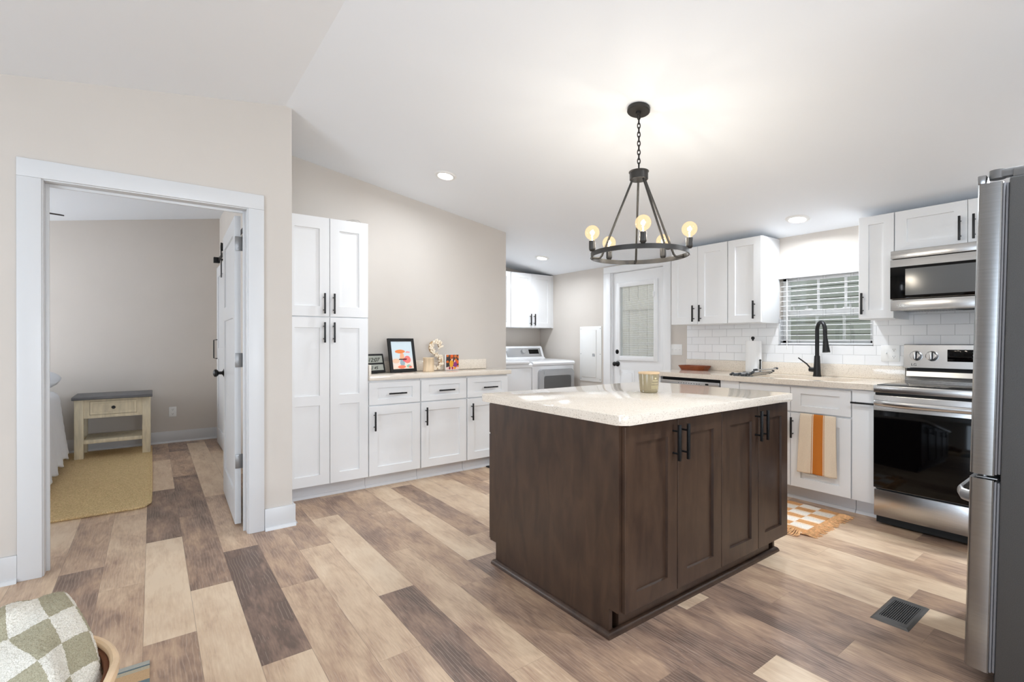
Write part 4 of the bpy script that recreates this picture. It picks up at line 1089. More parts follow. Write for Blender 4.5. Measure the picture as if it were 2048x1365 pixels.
# letter S covered with shells
t = thing('letter_ornament', 'freestanding capital letter S covered in cream shells', 'ornament', (2.150, 4.135, ZC), math.radians(4))
def S_pt(u):
    pts = [(.052, .218), (.040, .252), (.005, .268), (-.035, .258), (-.052, .222), (-.046, .185), (-.015, .160), (.020, .140), (.050, .112), (.058, .072), (.046, .034), (.008, .016), (-.032, .024), (-.052, .052)]
    n = len(pts)-1; x = min(max(u, 0), .99999)*n; i = int(x); f = x-i
    g = lambda k: Vector(pts[min(max(k, 0), n)]); p0, p1, p2, p3 = g(i-1), g(i), g(i+1), g(i+2)
    return .5*((2*p1)+(p2-p0)*f+(2*p0-5*p1+4*p2-p3)*f*f+(3*p1-p0-3*p2+p3)*f**3)
bm = bmn(); path = [(S_pt(i/40).x, .012, max(.022, S_pt(i/40).y+.004)) for i in range(41)]; tube(bm, path, .0215, 8, flat=.6); obj('backing', bm, 'shellback', t)
bm = bmn(); rs = random.Random(3)
for i in range(96):
    p = S_pt(i/95); nx = rs.uniform(-.019, .019); nz = rs.uniform(-.017, .017)
    vs = sphere(bm, (0, 0, 0), (.0135, .0045, .0095), 8, 6)
    bmesh.ops.rotate(bm, cent=(0, 0, 0), matrix=(Matrix.Rotation(rs.uniform(0, 3), 3, 'Y') @ Matrix.Rotation(rs.uniform(-.6, .6), 3, 'X')), verts=vs)
    bmesh.ops.translate(bm, vec=(p.x+nx, -.004-rs.uniform(0, .006), max(.0165, p.y+nz+.004)), verts=vs)
tag_ = obj('shells', bm, 'shell', t); tag_['label'] = 'overlapping cream shells'; tag_['kind'] = 'stuff'
# photo block
t = thing('photo_block', 'small square photo of two people among orange pumpkins', 'photo', (2.335, 4.150, ZC), math.radians(6))
def photo_mat():
    m, nt, b = new_mat('photo_print'); b.inputs['Roughness'].default_value = .3; L = nt.links.new
    uv = N(nt, 'ShaderNodeUVMap')
    v = N(nt, 'ShaderNodeTexVoronoi'); v.inputs['Scale'].default_value = 6; L(uv.outputs[0], v.inputs['Vector'])
    r = N(nt, 'ShaderNodeValToRGB'); r.color_ramp.interpolation = 'CONSTANT'; e = r.color_ramp.elements; e[0].color = rgb(60, 48, 46); e[1].position = .72; e[1].color = rgb(214, 104, 34); x = e.new(.45); x.color = rgb(96, 76, 62); x = e.new(.86); x.color = rgb(70, 60, 60)
    sp = N(nt, 'ShaderNodeSeparateXYZ'); L(v.outputs['Color'], sp.inputs[0]); L(sp.outputs[0], r.inputs[0]); cur = r.outputs[0]
    def blob(cx, cy, sx, sy, col):
        nonlocal cur
        mp = N(nt, 'ShaderNodeMapping'); mp.inputs['Location'].default_value = (-cx/sx, -cy/sy, 0); mp.inputs['Scale'].default_value = (1/sx, 1/sy, 0); L(uv.outputs[0], mp.inputs[0])
        g = N(nt, 'ShaderNodeTexGradient', gradient_type='SPHERICAL'); L(mp.outputs[0], g.inputs[0])
        s = N(nt, 'ShaderNodeMath', operation='GREATER_THAN'); s.inputs[1].default_value = .03; L(g.outputs['Fac'], s.inputs[0])
        mx = N(nt, 'ShaderNodeMixRGB'); L(s.outputs[0], mx.inputs[0]); L(cur, mx.inputs[1]); mx.inputs[2].default_value = rgb(*col); cur = mx.outputs[0]
    for a in ((.5, .02, .7, .2, (226, 190, 180)), (.46, .92, .13, .1, (222, 92, 30)), (.74, .9, .12, .1, (206, 110, 50)), (.9, .5, .12, .13, (222, 96, 28)), (.42, .4, .16, .26, (222, 158, 44)), (.72, .32, .15, .22, (136, 52, 120)), (.47, .68, .07, .1, (232, 190, 168)), (.68, .56, .06, .08, (232, 190, 168)), (.46, .78, .09, .06, (150, 70, 36)), (.28, .1, .07, .1, (130, 30, 50)), (.5, .1, .07, .1, (170, 30, 60)), (.68, .1, .1, .09, (226, 150, 40))): blob(*a)
    L(cur, b.inputs['Base Color']); return m
M['photo'] = photo_mat()
bm = bmn(); box(bm, (-.078, 0, 0), (.078, .018, .150), .002); obj('block', bm, 'plastic_white', t)
bm = bmn(); uvquad(bm, -.072, .076, .004, .147, -.0006); obj('photo', bm, 'photo', t, smooth=False)

# ================================================================== ISLAND AND SINK COUNTER THINGS
t = thing('jar_candle', 'sage tan glass jar candle with a wooden lid alone on the island top', 'candle', (2.272, 1.778, .9145))
bm = bmn(); lathe(bm, [(.001, .012), (.050, .012), (.0515, .016), (.0565, .104), (.001, .104)], seg=48); obj('glass', bm, 'candle_glass', t)
bm = bmn(); lathe(bm, [(.001, 0), (.046, 0), (.0495, .004), (.0502, .0118), (.001, .0118)], seg=48); obj('glass_base', bm, 'candle_glass_base', t)
bm = bmn(); lathe(bm, [(.001, .1042), (.0575, .1042), (.0595, .107), (.0595, .112), (.057, .115), (.001, .115)], seg=48); obj('lid', bm, 'lidwood', t)
bm = bmn(); a0 = math.radians(53.675+180+24)
def on_cyl(bm, a_off, z, w, h):
    r = .0545+(z-.06)*.057+.0006; n = max(1, int(w/.004))
    A = [a0+a_off+(i/n-.5)*w/r for i in range(n+1)]
    lo = [bm.verts.new((r*math.cos(a), r*math.sin(a), z)) for a in A]; hi = [bm.verts.new(((r+.0003)*math.cos(a), (r+.0003)*math.sin(a), z+h)) for a in A]
    for i in range(n): bm.faces.new((lo[i], lo[i+1], hi[i+1], hi[i]))
on_cyl(bm, 0, .066, .036, .0035); on_cyl(bm, 0, .052, .046, .0018)
for k in range(4): on_cyl(bm, 0, .024+k*.005, .046, .0012)
for k in range(6): on_cyl(bm, (k-2.5)*.16, .024, .0014, .017)
on_cyl(bm, 0, .076, .006, .010); on_cyl(bm, .06, .078, .005, .007); on_cyl(bm, -.06, .078, .005, .007)
obj('printed_label', bm, mat('pale_gold_print', (214, 200, 158), .5), t, smooth=False)
# red-brown wooden tray
t = thing('wooden_tray', 'shallow red-brown wooden tray at the door end of the sink counter', 'tray', (4.375, 2.868, .9145))
bm = bmn(); oc = lambda a, b, c: [(-a+c, -b), (a-c, -b), (a, -b+c), (a, b-c), (a-c, b), (-a+c, b), (-a, b-c), (-a, -b+c)]
o0, o1, i1, i0 = oc(.075, .125, .035), oc(.095, .150, .04), oc(.087, .142, .038), oc(.068, .118, .033)
Ls = [[bm.verts.new((*p, z)) for p in q] for q, z in ((o0, 0), (o1, .045), (i1, .045), (i0, .008))]
for A, B in zip(Ls, Ls[1:]):
    for i in range(8): bm.faces.new((A[i], A[(i+1) % 8], B[(i+1) % 8], B[i]))
bm.faces.new(Ls[0][::-1]); bm.faces.new(Ls[-1]); obj('body', bm, 'tray', t, smooth=False)
# paper towels on a black stand
t = thing('paper_towel_holder', 'black paper towel stand holding a white roll, left of the faucet', 'paper towel holder', (4.375, 2.275, .9145))
bm = bmn(); lathe(bm, [(.001, 0), (.082, 0), (.084, .004), (.082, .011), (.001, .012)], seg=36); obj('base', bm, 'black', t)
bm = bmn(); cyl(bm, (0, 0, .0125), (0, 0, .305), .007, 12); sphere(bm, (0, 0, .316), .0155, 16, 10); obj('post', bm, 'black', t)
bm = bmn(); d = Vector((-.25, -.97, 0)).normalized()*.079; cyl(bm, (d.x, d.y, .0115), (d.x, d.y, .118), .0065, 12); sphere(bm, (d.x, d.y, .118), .0095, 12, 8); obj('side_arm', bm, 'black', t)
t = thing('paper_towel_roll', 'white paper towel roll standing on the black holder by the window', 'paper towels', (4.375, 2.275, .9275))
bm = bmn(); lathe(bm, [(.019, 0), (.0595, 0), (.060, .002), (.060, .276), (.0595, .279), (.019, .279), (.019, 0)], seg=40)
for f in [f for f in bm.faces if len(f.verts) > 8]: bm.faces.remove(f)
o = obj('roll', bm, 'paper', t)
bm = bmn(); pts = [(.0602*math.cos(a), .0602*math.sin(a)) for a in [math.radians(200+i*4) for i in range(18)]]; pts += [(pts[-1][0]+.012, pts[-1][1]-.014)]
lo = [bm.verts.new((p[0]*1.01, p[1]*1.01, .001)) for p in pts]; hi = [bm.verts.new((p[0]*1.01, p[1]*1.01, .277)) for p in pts]
for i in range(len(pts)-1): bm.faces.new((lo[i], lo[i+1], hi[i+1], hi[i]))
obj('loose_sheet', bm, 'paper', t)
# faucet
t = thing('faucet', 'matte black gooseneck pull-down faucet with side lever at the sink', 'faucet', (4.395, 1.752, .9145))
bm = bmn(); lathe(bm, [(.001, 0), (.030, 0), (.031, .004), (.027, .02), (.021, .16), (.0195, .17), (.001, .17)], seg=28); obj('body', bm, 'black', t)
dd = Vector((-.66, -.75, 0)).normalized()
def sp(u, z): return (dd.x*u, dd.y*u, z)
R_ = .058
pth = [sp(0, .165), sp(0, .30)] + [sp(R_-R_*math.cos(a), .375+R_*1.15*math.sin(a)) for a in [k*PI/12 for k in range(13)]] + [sp(2*R_+.002, .335), sp(2*R_+.006, .305)]
bm = bmn(); tube(bm, pth, .0150, 16); obj('gooseneck', bm, 'black', t)
bm = bmn(); P0, P1 = Vector(sp(2*R_+.006, .307)), Vector(sp(2*R_+.020, .200)); tube(bm, [P0, P0.lerp(P1, .12), P0.lerp(P1, .9), P1], [.0165, .0175, .0265, .0275], 20); obj('spray_head', bm, 'black', t)
bm = bmn(); cyl(bm, (0, .012, .052), (0, .058, .055), .0185, 18); tube(bm, [(0, .046, .06), (-.01, .075, .10), (-.025, .135, .150)], [.0065, .006, .005], 10); obj('lever', bm, 'black', t)
# roll-up drying rack over the sink end
t = thing('drying_rack', 'rolled-out stainless drying rack with dark rubber ends lying over the sink', 'drying rack', (0, 0, 0))
bm = bmn()
def rz(k): return .9205 + (0 if k < 10 else .006*(k-9)**1.3) + (.0095 if k % 4 == 1 else 0)
for k in range(15): cyl(bm, (3.945, 2.235-.0155*k, rz(k)), (4.285, 2.235-.0155*k, rz(k)), .0052, 8)
obj('rods', bm, 'steel', t)
bm = bmn()
for k in range(15):
    for x in (3.935, 4.272): lathe(bm, [(.0038, -.010), (.0085, -.010), (.009, 0), (.0085, .010), (.0038, .010)], (x+.004, 2.235-.0155*k, rz(k)+.003), 10, 'x')
obj('rubber_end', bm, 'rubber', t)
# towel over the sink cabinet door
def cloth_grid(fn, nu, nv, uvs=True):
    bm = bmn(); uvl = bm.loops.layers.uv.new('UVMap'); V = [[bm.verts.new(fn(i/nu, j/nv)) for j in range(nv+1)] for i in range(nu+1)]
    for i in range(nu):
        for j in range(nv):
            f = bm.faces.new((V[i][j], V[i+1][j], V[i+1][j+1], V[i][j+1]))
            for l, (a, b) in zip(f.loops, ((i, j), (i+1, j), (i+1, j+1), (i, j+1))): l[uvl].uv = (a/nu, b/nv)
    return bm
def towel(u, v):
    top = 1.662-u*.236; z = .670-.436*v
    y = top - .014*v*(u-.3) + .012*v*(1-u) ; 
    x = XK - .0155 - .010*v - .006*math.sin(u*9+.6)*v - .004*math.sin(u*21+v*3)*v
    if v < .04: x = XK - .010 - .0055*(v/.04)
    return (x, y, z)
bm = cloth_grid(towel, 40, 40); o = obj('dish_towel', bm, 'towel'); tag(o, 'cream dish towel with a wide orange stripe hanging on the sink cabinet door', 'towel')
so = o.modifiers.new('thickness', 'SOLIDIFY'); so.thickness = .004; so.offset = 1
t = thing('towel_bar', 'thin clear over-door bar behind the orange striped towel', 'towel bar', (0, 0, 0))
bm = bmn(); box(bm, (XK-.0035, 1.47, .6635), (XK-.0005, 1.63, .668), .0005); box(bm, (XK-.006, 1.55, .212), (XK-.002, 1.63, .2255), .001); box(bm, (XK-.003, 1.58, .2255), (XK-.001, 1.60, .664)); obj('bar', bm, 'plastic_white', t)
# blind in the kitchen window
t = thing('window_blind', 'white horizontal slat blind half open in the kitchen window', 'blind', (0, 0, 0))
bm = bmn(); box(bm, (XR-.026, 1.399, 1.752), (XR-.003, 2.101, 1.8025), .004); obj('valance', bm, 'blind', t)
by0, by1 = 1.400, 2.094; sx0, sx1 = XR+.006, XR+.056
for k in range(13):
    z = 1.727-k*.0432; q = bmn()
    prism(q, [(sx0, z), (sx0+.012, z+.0022), (sx1-.012, z+.0022), (sx1, z), (sx1, z+.0028), (sx1-.012, z+.005), (sx0+.012, z+.005), (sx0, z+.0028)], by0, by1, 'y'); obj('slat', q, 'blind', t)
bm = bmn(); box(bm, (sx0, by0, 1.1755), (sx1, by1, 1.187), .003); obj('bottom_rail', bm, 'blind', t)
for y in (1.55, 1.752, 1.955):
    q = bmn()
    for x in (sx0-.001, sx1+.001): cyl(q, (x, y, 1.187), (x, y, 1.752), .0009, 5)
    obj('ladder_cord', q, 'cord', t)
bm = bmn(); cyl(bm, (XR-.006, 2.034, 1.150), (XR-.006, 2.034, 1.745), .0042, 8); cyl(bm, (XR-.006, 2.034, 1.135), (XR-.006, 2.034, 1.15), .0055, 8); obj('tilt_wand', bm, 'plastic_white', t)

# ================================================================== ELECTRICAL PLATES AND PANEL
def plate(name, label, cat, loc, rz, w, h, build):
    t = thing(name, label, cat, loc, rz); bm = bmn(); box(bm, (-w/2, -.006, -h/2), (w/2, -.0002, h/2), .003); obj('cover_plate', bm, 'plastic_white', t); build(t); return t
def receptacle(t, x):
    bm = bmn()
    for z in (-.026, .026): prism(bm, [(x+.017*math.cos(a), z+.0145*math.sin(a)) for a in [k*PI/8 for k in range(16)]], -.0075, -.006, 'y')
    r = obj('receptacle', bm, 'plastic_white', t)
    bm = bmn()
    for z in (-.026, .026):
        for dx in (-.006, .006): box(bm, (x+dx-.0011, -.0078, z-.001), (x+dx+.0011, -.0074, z+.008))
        cyl(bm, (x, -.0078, z-.008), (x, -.0074, z-.008), .0028, 8)
    obj('slot', bm, 'dark', r)
def toggle(t, x):
    bm = bmn(); box(bm, (x-.005, -.0062, -.012), (x+.005, -.0058, .012)); box(bm, (x-.004, -.016, -.004), (x+.004, -.006, .006), .001); obj('toggle', bm, 'plastic_white', t)
plate('light_switch', 'white three-gang light switch plate beside the exterior door', 'switch', (XR, 3.166, 1.112), R90, .150, .116, lambda t: [toggle(t, x) for x in (-.046, 0, .046)])
plate('outlet_plate', 'white wall plate with a switch and an outlet on the tile beside the range', 'outlet', (xt, 1.285, 1.112), R90, .118, .122, lambda t: (toggle(t, -.024), receptacle(t, .024)))
plate('wall_outlet', 'white wall outlet low on the bedroom wall right of the nightstand', 'outlet', (.196, YN, .363), 0, .074, .118, lambda t: receptacle(t, 0))
t = thing('breaker_panel', 'white electrical breaker panel cover on the wall beside the dryer', 'electrical panel', (XR, 4.425, 0), R90)
bm = bmn(); box(bm, (-.19, -.010, .69), (.19, -.0003, 1.39), .004); obj('cover', bm, 'plastic_white', t)
bm = bmn(); box(bm, (-.145, -.018, .745), (.105, -.0102, 1.345), .006); d = obj('door', bm, 'plastic_white', t)
bm = bmn(); box(bm, (.045, -.0205, 1.01), (.085, -.018, 1.045), .002); box(bm, (.062, -.0215, 1.018), (.080, -.0204, 1.035)); obj('latch', bm, 'chrome', d)
bm = bmn()
for x in (-.17, .17):
    for z in (.72, 1.04, 1.36): lathe(bm, [(.001, -.0115), (.005, -.0110), (.006, -.010)], (x, 0, z), 10, 'y')
obj('screw', bm, 'nickel', t)

# ================================================================== ON THE KITCHEN FLOOR
t = thing('floor_register', 'black metal floor vent register near the fridge', 'vent', (2.664, .7245, 0))
bm = bmn(); hw, hd, iw, idp = .147, .068, .100, .048
prism_pts = lambda a, b: [(-a, -b), (a, -b), (a, b), (-a, b)]
A = [bm.verts.new((*p, .0005)) for p in prism_pts(hw, hd)]; B = [bm.verts.new((*p, .007)) for p in prism_pts(hw-.012, hd-.010)]; Cc = [bm.verts.new((*p, .007)) for p in prism_pts(iw, idp)]; Dd = [bm.verts.new((*p, .001)) for p in prism_pts(iw, idp)]
for P, Q in ((A, B), (B, Cc), (Cc, Dd)):
    for i in range(4): bm.faces.new((P[i], P[(i+1) % 4], Q[(i+1) % 4], Q[i]))
obj('frame', bm, 'register', t, smooth=False)
bm = bmn(); box(bm, (-iw, -idp, .0004), (iw, idp, .0012)); obj('duct_opening', bm, 'dark', t)
for k in range(13):
    y = -idp+.0037+k*(2*idp-.0074)/12; q = bmn(); box(q, (-iw+.0005, y-.0015, .0030), (iw-.0005, y+.0015, .0068)); obj('louver', q, 'register', t)
# kitchen rug with fringe.  u = along y (short end near the range), v = across x
RX0, RX1, RY0, RY1 = 3.24, 3.835, 1.385, 2.45
bm = cloth_grid(lambda u, v: (RX0+(RX1-RX0)*v + .02*(1-u)*.4, RY0+(RY1-RY0)*u, .006+.0012*math.sin(u*60)*math.sin(v*30)), 90, 40)
uvl = bm.loops.layers.uv.verify()
for f in bm.faces:
    for l in f.loops: l[uvl].uv = (l[uvl].uv[0]*(RY1-RY0)/.118, l[uvl].uv[1]*(RX1-RX0)/.085)
o = obj('kitchen_rug', bm, 'kitchen_rug'); tag(o, 'orange and cream checked woven rug with fringe in front of the sink cabinet', 'rug')
m_ = o.modifiers.new('thickness', 'SOLIDIFY'); m_.thickness = .005; m_.offset = -1
bm = bmn(); rs = random.Random(5)
for k in range(110):
    x = RX0+.012+(RX1-RX0-.01)*k/109; L = rs.uniform(.055, .095); s = rs.uniform(-.25, .25)
    tube(bm, [(x, RY0+.004, .006), (x+s*.01, RY0-L*.4, .008+rs.uniform(0, .004)), (x+s*.035, RY0-L*.8, .004), (x+s*.05, RY0-L, .0035)], [.0034, .0036, .0028, .0016], 5)
f_ = obj('fringe', bm, 'fringe', o); f_['kind'] = 'stuff'; f_['label'] = 'orange and cream fringe threads'
bm = bmn()
for k in range(14):
    x = RX0-.03+rs.uniform(-.012, .03); tube(bm, [(RX0+.03, RY0+.03+k*.003, .010), (x+.02, RY0+.00+k*.006, .018+rs.uniform(0, .01)), (x-.012, RY0-.005+k*.008, .010), (x-.028, RY0+.002+k*.008, .004)], [.004, .0045, .004, .002], 6)
f_ = obj('folded_tassel', bm, 'fringe', o); f_['kind'] = 'stuff'
# dark mat past the end of the picture counter
o = bxo('door_mat', (2.568, 3.30, 0.0005), (3.45, 3.915, .010), 'mat_dark', None, .003); tag(o, 'dark floor mat at the laundry passage, mostly hidden behind the island', 'mat')

# ================================================================== BEDROOM
o = bxo('jute_rug', (0, 0, 0), (1, 1, 1), 'jute'); bpy.data.objects.remove(o)
bm = bmn(); pts = [(-2.9, 4.42), (-.10, 4.405), (-.045, 4.425), (-.012, 4.50), (-.006, 4.9), (-.008, 6.93), (-2.9, 6.95)]
prism(bm, pts, .0005, .013); o = obj('jute_rug', bm, 'jute'); tag(o, 'tan woven jute rug under the nightstand and bed', 'rug')
bm = bmn(); pp = [(-2.9, 4.42, .009), (-.10, 4.405, .009), (-.045, 4.425, .009), (-.012, 4.50, .009), (-.006, 4.9, .009), (-.008, 6.93, .009)]
dense = []
for a, b in zip(pp, pp[1:]):
    n = max(1, int((Vector(b)-Vector(a)).length/.03)); dense += [Vector(a).lerp(Vector(b), i/n)+Vector((0, 0, .0025*(i % 2))) for i in range(n)]
tube(bm, dense, .0085, 6); obj('braided_edge', bm, 'jute', o)
# nightstand
t = thing('nightstand', 'cream weathered nightstand with a grey top and one drawer', 'nightstand', (-.322, 6.52, .0135))
for sx in (-1, 1):
    for y in (0, .375):
        q = bmn(); box(q, (sx*.272-.036 if sx < 0 else .236, y, 0), (-.236 if sx < 0 else .308-.0, y+.07, .596), .004)
        obj('leg', q, 'nswood', t)
bm = bmn(); box(bm, (-.325, -.035, .5965), (.325, .47, .628), .005); obj('top', bm, 'nstop', t)
bm = bmn(); box(bm, (-.2355, .012, .405), (.2355, .028, .437)); box(bm, (-.2355, .012, .577), (.2355, .028, .596)); box(bm, (-.2355, .012, .437), (-.19, .028, .577)); box(bm, (.19, .012, .437), (.2355, .028, .577)); box(bm, (-.295, .0705, .405), (-.275, .3745, .596)); box(bm, (.275, .0705, .405), (.295, .3745, .596)); box(bm, (-.2355, .41, .405), (.2355, .43, .596)); obj('apron', bm, 'nswood', t)
bm = bmn(); shaker(bm, -.188, .188, .440, .574, y=.008, fr=.022, rec=.006); d = obj('drawer', bm, 'nswood', t)
bm = bmn(); lathe(bm, [(.001, -.030), (.012, -.030), (.017, -.024), (.015, -.018), (.007, -.012), (.007, 0), (.014, .0), (.014, .002), (.001, .002)], (0, .0125, .507), 18, 'y'); obj('knob', bm, 'black', d)
bm = bmn(); box(bm, (-.2355, .005, .148), (.2355, .44, .186), .003); obj('shelf', bm, 'nswood', t)
# bed, quilt and pillow (only the right-hand edge shows past the door jamb)
t = thing('bed', 'bed beside the nightstand, mostly hidden by the door jamb', 'bed', (0, 0, 0))
bxo('mattress', (-2.25, 4.98, .30), (-.80, 6.96, .685), 'linen_white', t, .05)
bxo('frame', (-2.22, 5.0, .14), (-.84, 6.97, .2995), 'nswood', t, .01)
bm = bmn()
for x in (-2.18, -.90):
    for y in (5.04, 6.88): box(bm, (x, y, .0135), (x+.06, y+.06, .14))
obj('leg', bm, 'nswood', t)
def quilt(u, v):
    y = 4.95+1.50*u
    if v < .5:
        k = v/.5; x = -2.2+1.40*k; z = .698+.004*math.sin(u*40)*math.sin(k*40)
        return (x, y, z)
    k = (v-.5)/.5; s = k*.645; r = .06
    if s < r*PI/2: a = s/r; x = -.795+r*math.sin(a); z = .698-r*(1-math.cos(a))
    else: q = s-r*PI/2; x = -.735+.062*q/.5+.013*math.sin(u*30+q*2)*q/.5; z = .638-q
    x += .003*math.sin(u*120)*math.sin(k*46)
    return (x, y, max(z+.018*math.sin(u*26)*k, .03))
bm = cloth_grid(quilt, 150, 70); o = obj('quilt', bm, 'quilt'); tag(o, 'white quilt hanging over the side of the bed beside the nightstand', 'quilt')
m_ = o.modifiers.new('thickness', 'SOLIDIFY'); m_.thickness = .012; m_.offset = 1
bm = bmn(); vs = sphere(bm, (0, 0, 0), 1, 32, 20)
for v in vs:
    x, y, z = v.co; sq = lambda a, p: math.copysign(abs(a)**p, a)
    v.co = Vector((sq(x, .55)*.34, sq(y, .55)*.24, z*.085*(1-.35*max(abs(x), abs(y))**4)))
o = obj('pillow', bm, 'linen_white', None, loc=(-1.085, 6.66, .812), rot=(math.radians(8), 0, 0)); tag(o, 'white pillow at the head of the bed', 'pillow')
# ceiling fan: only a blade tip shows
t = thing('ceiling_fan', 'dark grey ceiling fan in the bedroom with one blade tip showing', 'ceiling fan', (-1.155, 5.02, 0))
zf = zc(-1.155)
bm = bmn(); lathe(bm, [(.001, zf-.002), (.06, zf-.002), (.065, zf-.05), (.018, zf-.06), (.016, 2.28), (.10, 2.27), (.11, 2.20), (.09, 2.15), (.001, 2.14)], seg=32); obj('motor', bm, 'fan', t)
for k in range(5):
    a = math.radians(17+72*k); q = bmn()
    vs = box(q, (.09, -.062, -.005), (.615, .062, .005), .004)
    bmesh.ops.rotate(q, cent=(0, 0, 0), matrix=Matrix.Rotation(math.radians(12), 3, 'X'), verts=q.verts)
    obj('blade', q, 'fan', t, loc=(0, 0, 2.195), rot=(0, 0, a))
# sliding barn door on the right-hand bedroom wall
t = thing('barn_door', 'white sliding barn door on a black rail behind the open bedroom door', 'sliding door', (0, 0, 0))
BX = .640
bm = bmn(); box(bm, (BX-.018, 5.66, .02), (BX+.018, 6.705, 2.06), .003)
for y0, y1, z0, z1 in ((5.66, 5.78, .02, 2.06), (6.585, 6.705, .02, 2.06), (5.78, 6.585, .02, .2), (5.78, 6.585, 1.0, 1.12), (5.78, 6.585, 1.94, 2.06)): box(bm, (BX-.026, y0, z0), (BX-.0175, y1, z1), .002)
obj('panel', bm, 'trim', t)
bm = bmn(); box(bm, (BX-.008, 4.75, 2.150), (BX+.002, 6.80, 2.19), .002)
for y in (4.9, 5.6, 6.3, 6.72): cyl(bm, (BX, y, 2.17), (.679, y, 2.17), .010, 10)
box(bm, (BX-.055, 6.715, 2.128), (BX+.010, 6.765, 2.195), .003); obj('rail', bm, 'black', t)
for y in (5.85, 6.2):
    q = bmn(); box(q, (BX-.034, y-.02, 1.90), (BX-.0262, y+.02, 2.28), .001); cyl(q, (BX-.034, y, 2.235), (BX-.012, y, 2.235), .045, 20); obj('hanger', q, 'black', t)
bm = bmn(); tube(bm, [(BX-.026, 6.64, 1.00), (BX-.062, 6.64, 1.005), (BX-.062, 6.64, 1.215), (BX-.026, 6.64, 1.22)], .006, 8); obj('pull_handle', bm, 'black', t)

# ================================================================== BOTTOM-LEFT CORNER: tub chair, throw, striped rug
bm = cloth_grid(lambda u, v: (-1.75+1.741*u, .35+1.936*v, .006), 4, 4)
uvl = bm.loops.layers.uv.verify()
for f in bm.faces:
    for l in f.loops: l[uvl].uv = (l[uvl].uv[0], (1-l[uvl].uv[1])*3.2 % 1.0001)
o = obj('striped_rug', bm, 'stripe_rug'); tag(o, 'blue grey and tan striped rug corner under the tub chair', 'rug')
m_ = o.modifiers.new('thickness', 'SOLIDIFY'); m_.thickness = .0055; m_.offset = -1
CC = Vector((-.352, 1.56, 0)); CR = .276
t = thing('tub_chair', 'low round tub chair with a tan bentwood rim, mostly covered by a checked throw', 'chair', (CC.x, CC.y, .0085))
def rim_z(a):
    d = math.degrees(a); d = (d+180) % 360 - 180
    return .392 if d > -10 else .392-.00011*(d+10)**2 if d > -40 else .293
bm = bmn(); tube(bm, [(CR*math.cos(a), CR*math.sin(a), rim_z(a)) for a in [2*PI*i/72 for i in range(72)]], .0105, 10, closed=True, flat=1.2); obj('rim', bm, 'bentwood', t)
bm = bmn(); rings = []
for k, (r, fz) in enumerate(((.262, 1.0), (.255, .8), (.235, .45), (.215, .42), (.05, .42))):
    rings.append([bm.verts.new((r*math.cos(a), r*math.sin(a), (rim_z(a)-.004)*fz if k < 3 else .165)) for a in [2*PI*i/48 for i in range(48)]])
for A, B in zip(rings, rings[1:]):
    for i in range(48): bm.faces.new((A[i], A[(i+1) % 48], B[(i+1) % 48], B[i]))
bm.faces.new(rings[-1]); o_ = obj('shell', bm, 'jutefill', t); s_ = o_.modifiers.new('thickness', 'SOLIDIFY'); s_.thickness = .012; s_.offset = 0
bm = bmn(); vs = sphere(bm, (0, 0, .235), (.19, .19, .075), 28, 16); obj('cushion', bm, 'jutefill', t)
for a in (40, 130, 220, 310):
    q = bmn(); a = math.radians(a); tube(q, [(.19*math.cos(a), .19*math.sin(a), .19), (.235*math.cos(a), .235*math.sin(a), 0)], [.017, .011], 10); obj('leg', q, 'bentwood', t)
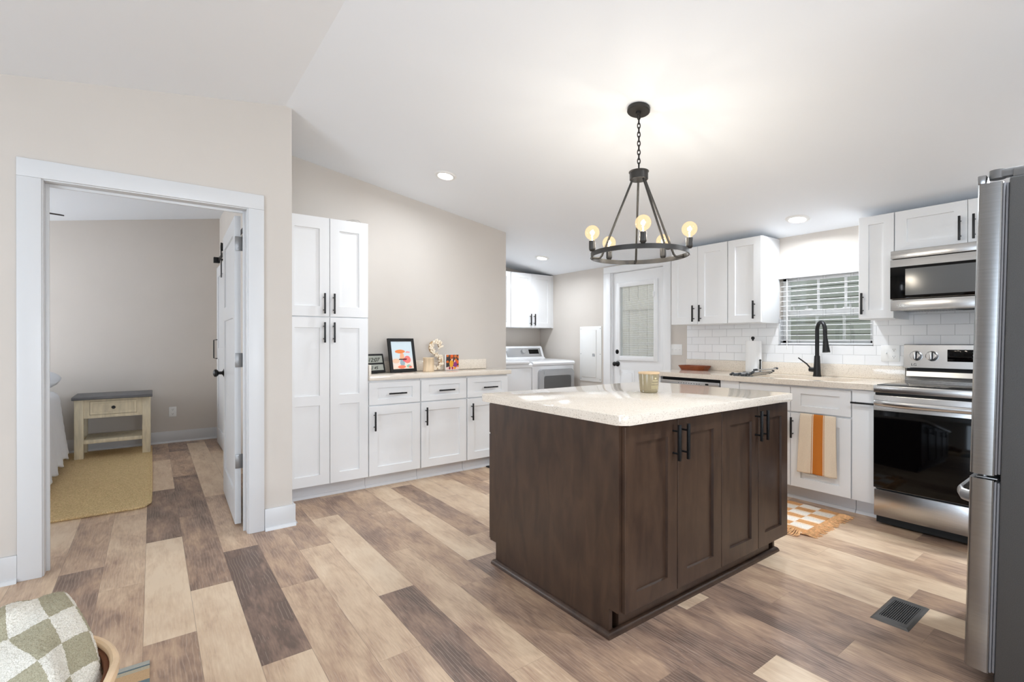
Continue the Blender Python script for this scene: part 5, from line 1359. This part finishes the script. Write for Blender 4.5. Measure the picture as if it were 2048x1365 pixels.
NET = [
[(-0.460,2.135,0.290),(-0.365,2.127,0.335),(-0.288,2.096,0.352),(-0.231,2.066,0.362),(-0.208,2.049,0.341)],
[(-0.413,1.878,0.453),(-0.319,1.883,0.488),(-0.265,1.905,0.481),(-0.209,1.914,0.475),(-0.187,1.947,0.411)],
[(-0.386,1.733,0.431),(-0.283,1.708,0.467),(-0.213,1.718,0.492),(-0.169,1.773,0.482),(-0.167,1.883,0.396)],
[(-0.322,1.599,0.387),(-0.212,1.568,0.461),(-0.179,1.631,0.456),(-0.134,1.697,0.438),(-0.134,1.821,0.342)],
[(-0.258,1.503,0.352),(-0.174,1.478,0.415),(-0.156,1.552,0.409),(-0.109,1.616,0.394),(-0.111,1.742,0.291)],
[(-0.225,1.441,0.282),(-0.154,1.414,0.360),(-0.135,1.474,0.363),(-0.092,1.542,0.347),(-0.097,1.670,0.233)]]
def cr(p0, p1, p2, p3, f): return .5*((2*p1)+(p2-p0)*f+(2*p0-5*p1+4*p2-p3)*f*f+(3*p1-p0-3*p2+p3)*f**3)
def net(u, v):   # u in 0..4, v in 0..5
    j = min(int(v), 4); i = min(int(u), 3); fu, fv = u-i, v-j
    g = lambda a, b: Vector(NET[min(max(b, 0), 5)][min(max(a, 0), 4)])
    row = [cr(g(i-1, j+q), g(i, j+q), g(i+1, j+q), g(i+2, j+q), fu) for q in (-1, 0, 1, 2)]
    return cr(*row, fv)
nu, nv = 96, 120; bm = bmn(); uvl = bm.loops.layers.uv.new('UVMap'); rs = random.Random(9)
V = []
for i in range(nu+1):
    col = []
    for j in range(nv+1):
        p = net(4*i/nu, 5*j/nv)
        p += Vector((rs.uniform(-1, 1), rs.uniform(-1, 1), rs.uniform(-1, 1)))*.0014
        u, v = 4*i/nu, 5*j/nv
        p.z += .022*math.exp(-((v-1.55+.25*(u-1))/.16)**2)*max(0, 1-abs(u-1.0)/1.3) - .022*math.exp(-((v-1.28+.25*(u-1))/.16)**2)*max(0, 1-abs(u-1.0)/1.3)
        col.append(bm.verts.new(p))
    V.append(col)
for i in range(nu):
    for j in range(nv):
        f = bm.faces.new((V[i][j], V[i+1][j], V[i+1][j+1], V[i][j+1]))
        for l, (a, b) in zip(f.loops, ((i, j), (i+1, j), (i+1, j+1), (i, j+1))): l[uvl].uv = (4*a/nu, 5*b/nv)
o = obj('throw_blanket', bm, 'throw', angle=3.0); tag(o, 'cream and sage checked fleece throw draped over the tub chair', 'blanket')
m_ = o.modifiers.new('thickness', 'SOLIDIFY'); m_.thickness = .016; m_.offset = -1
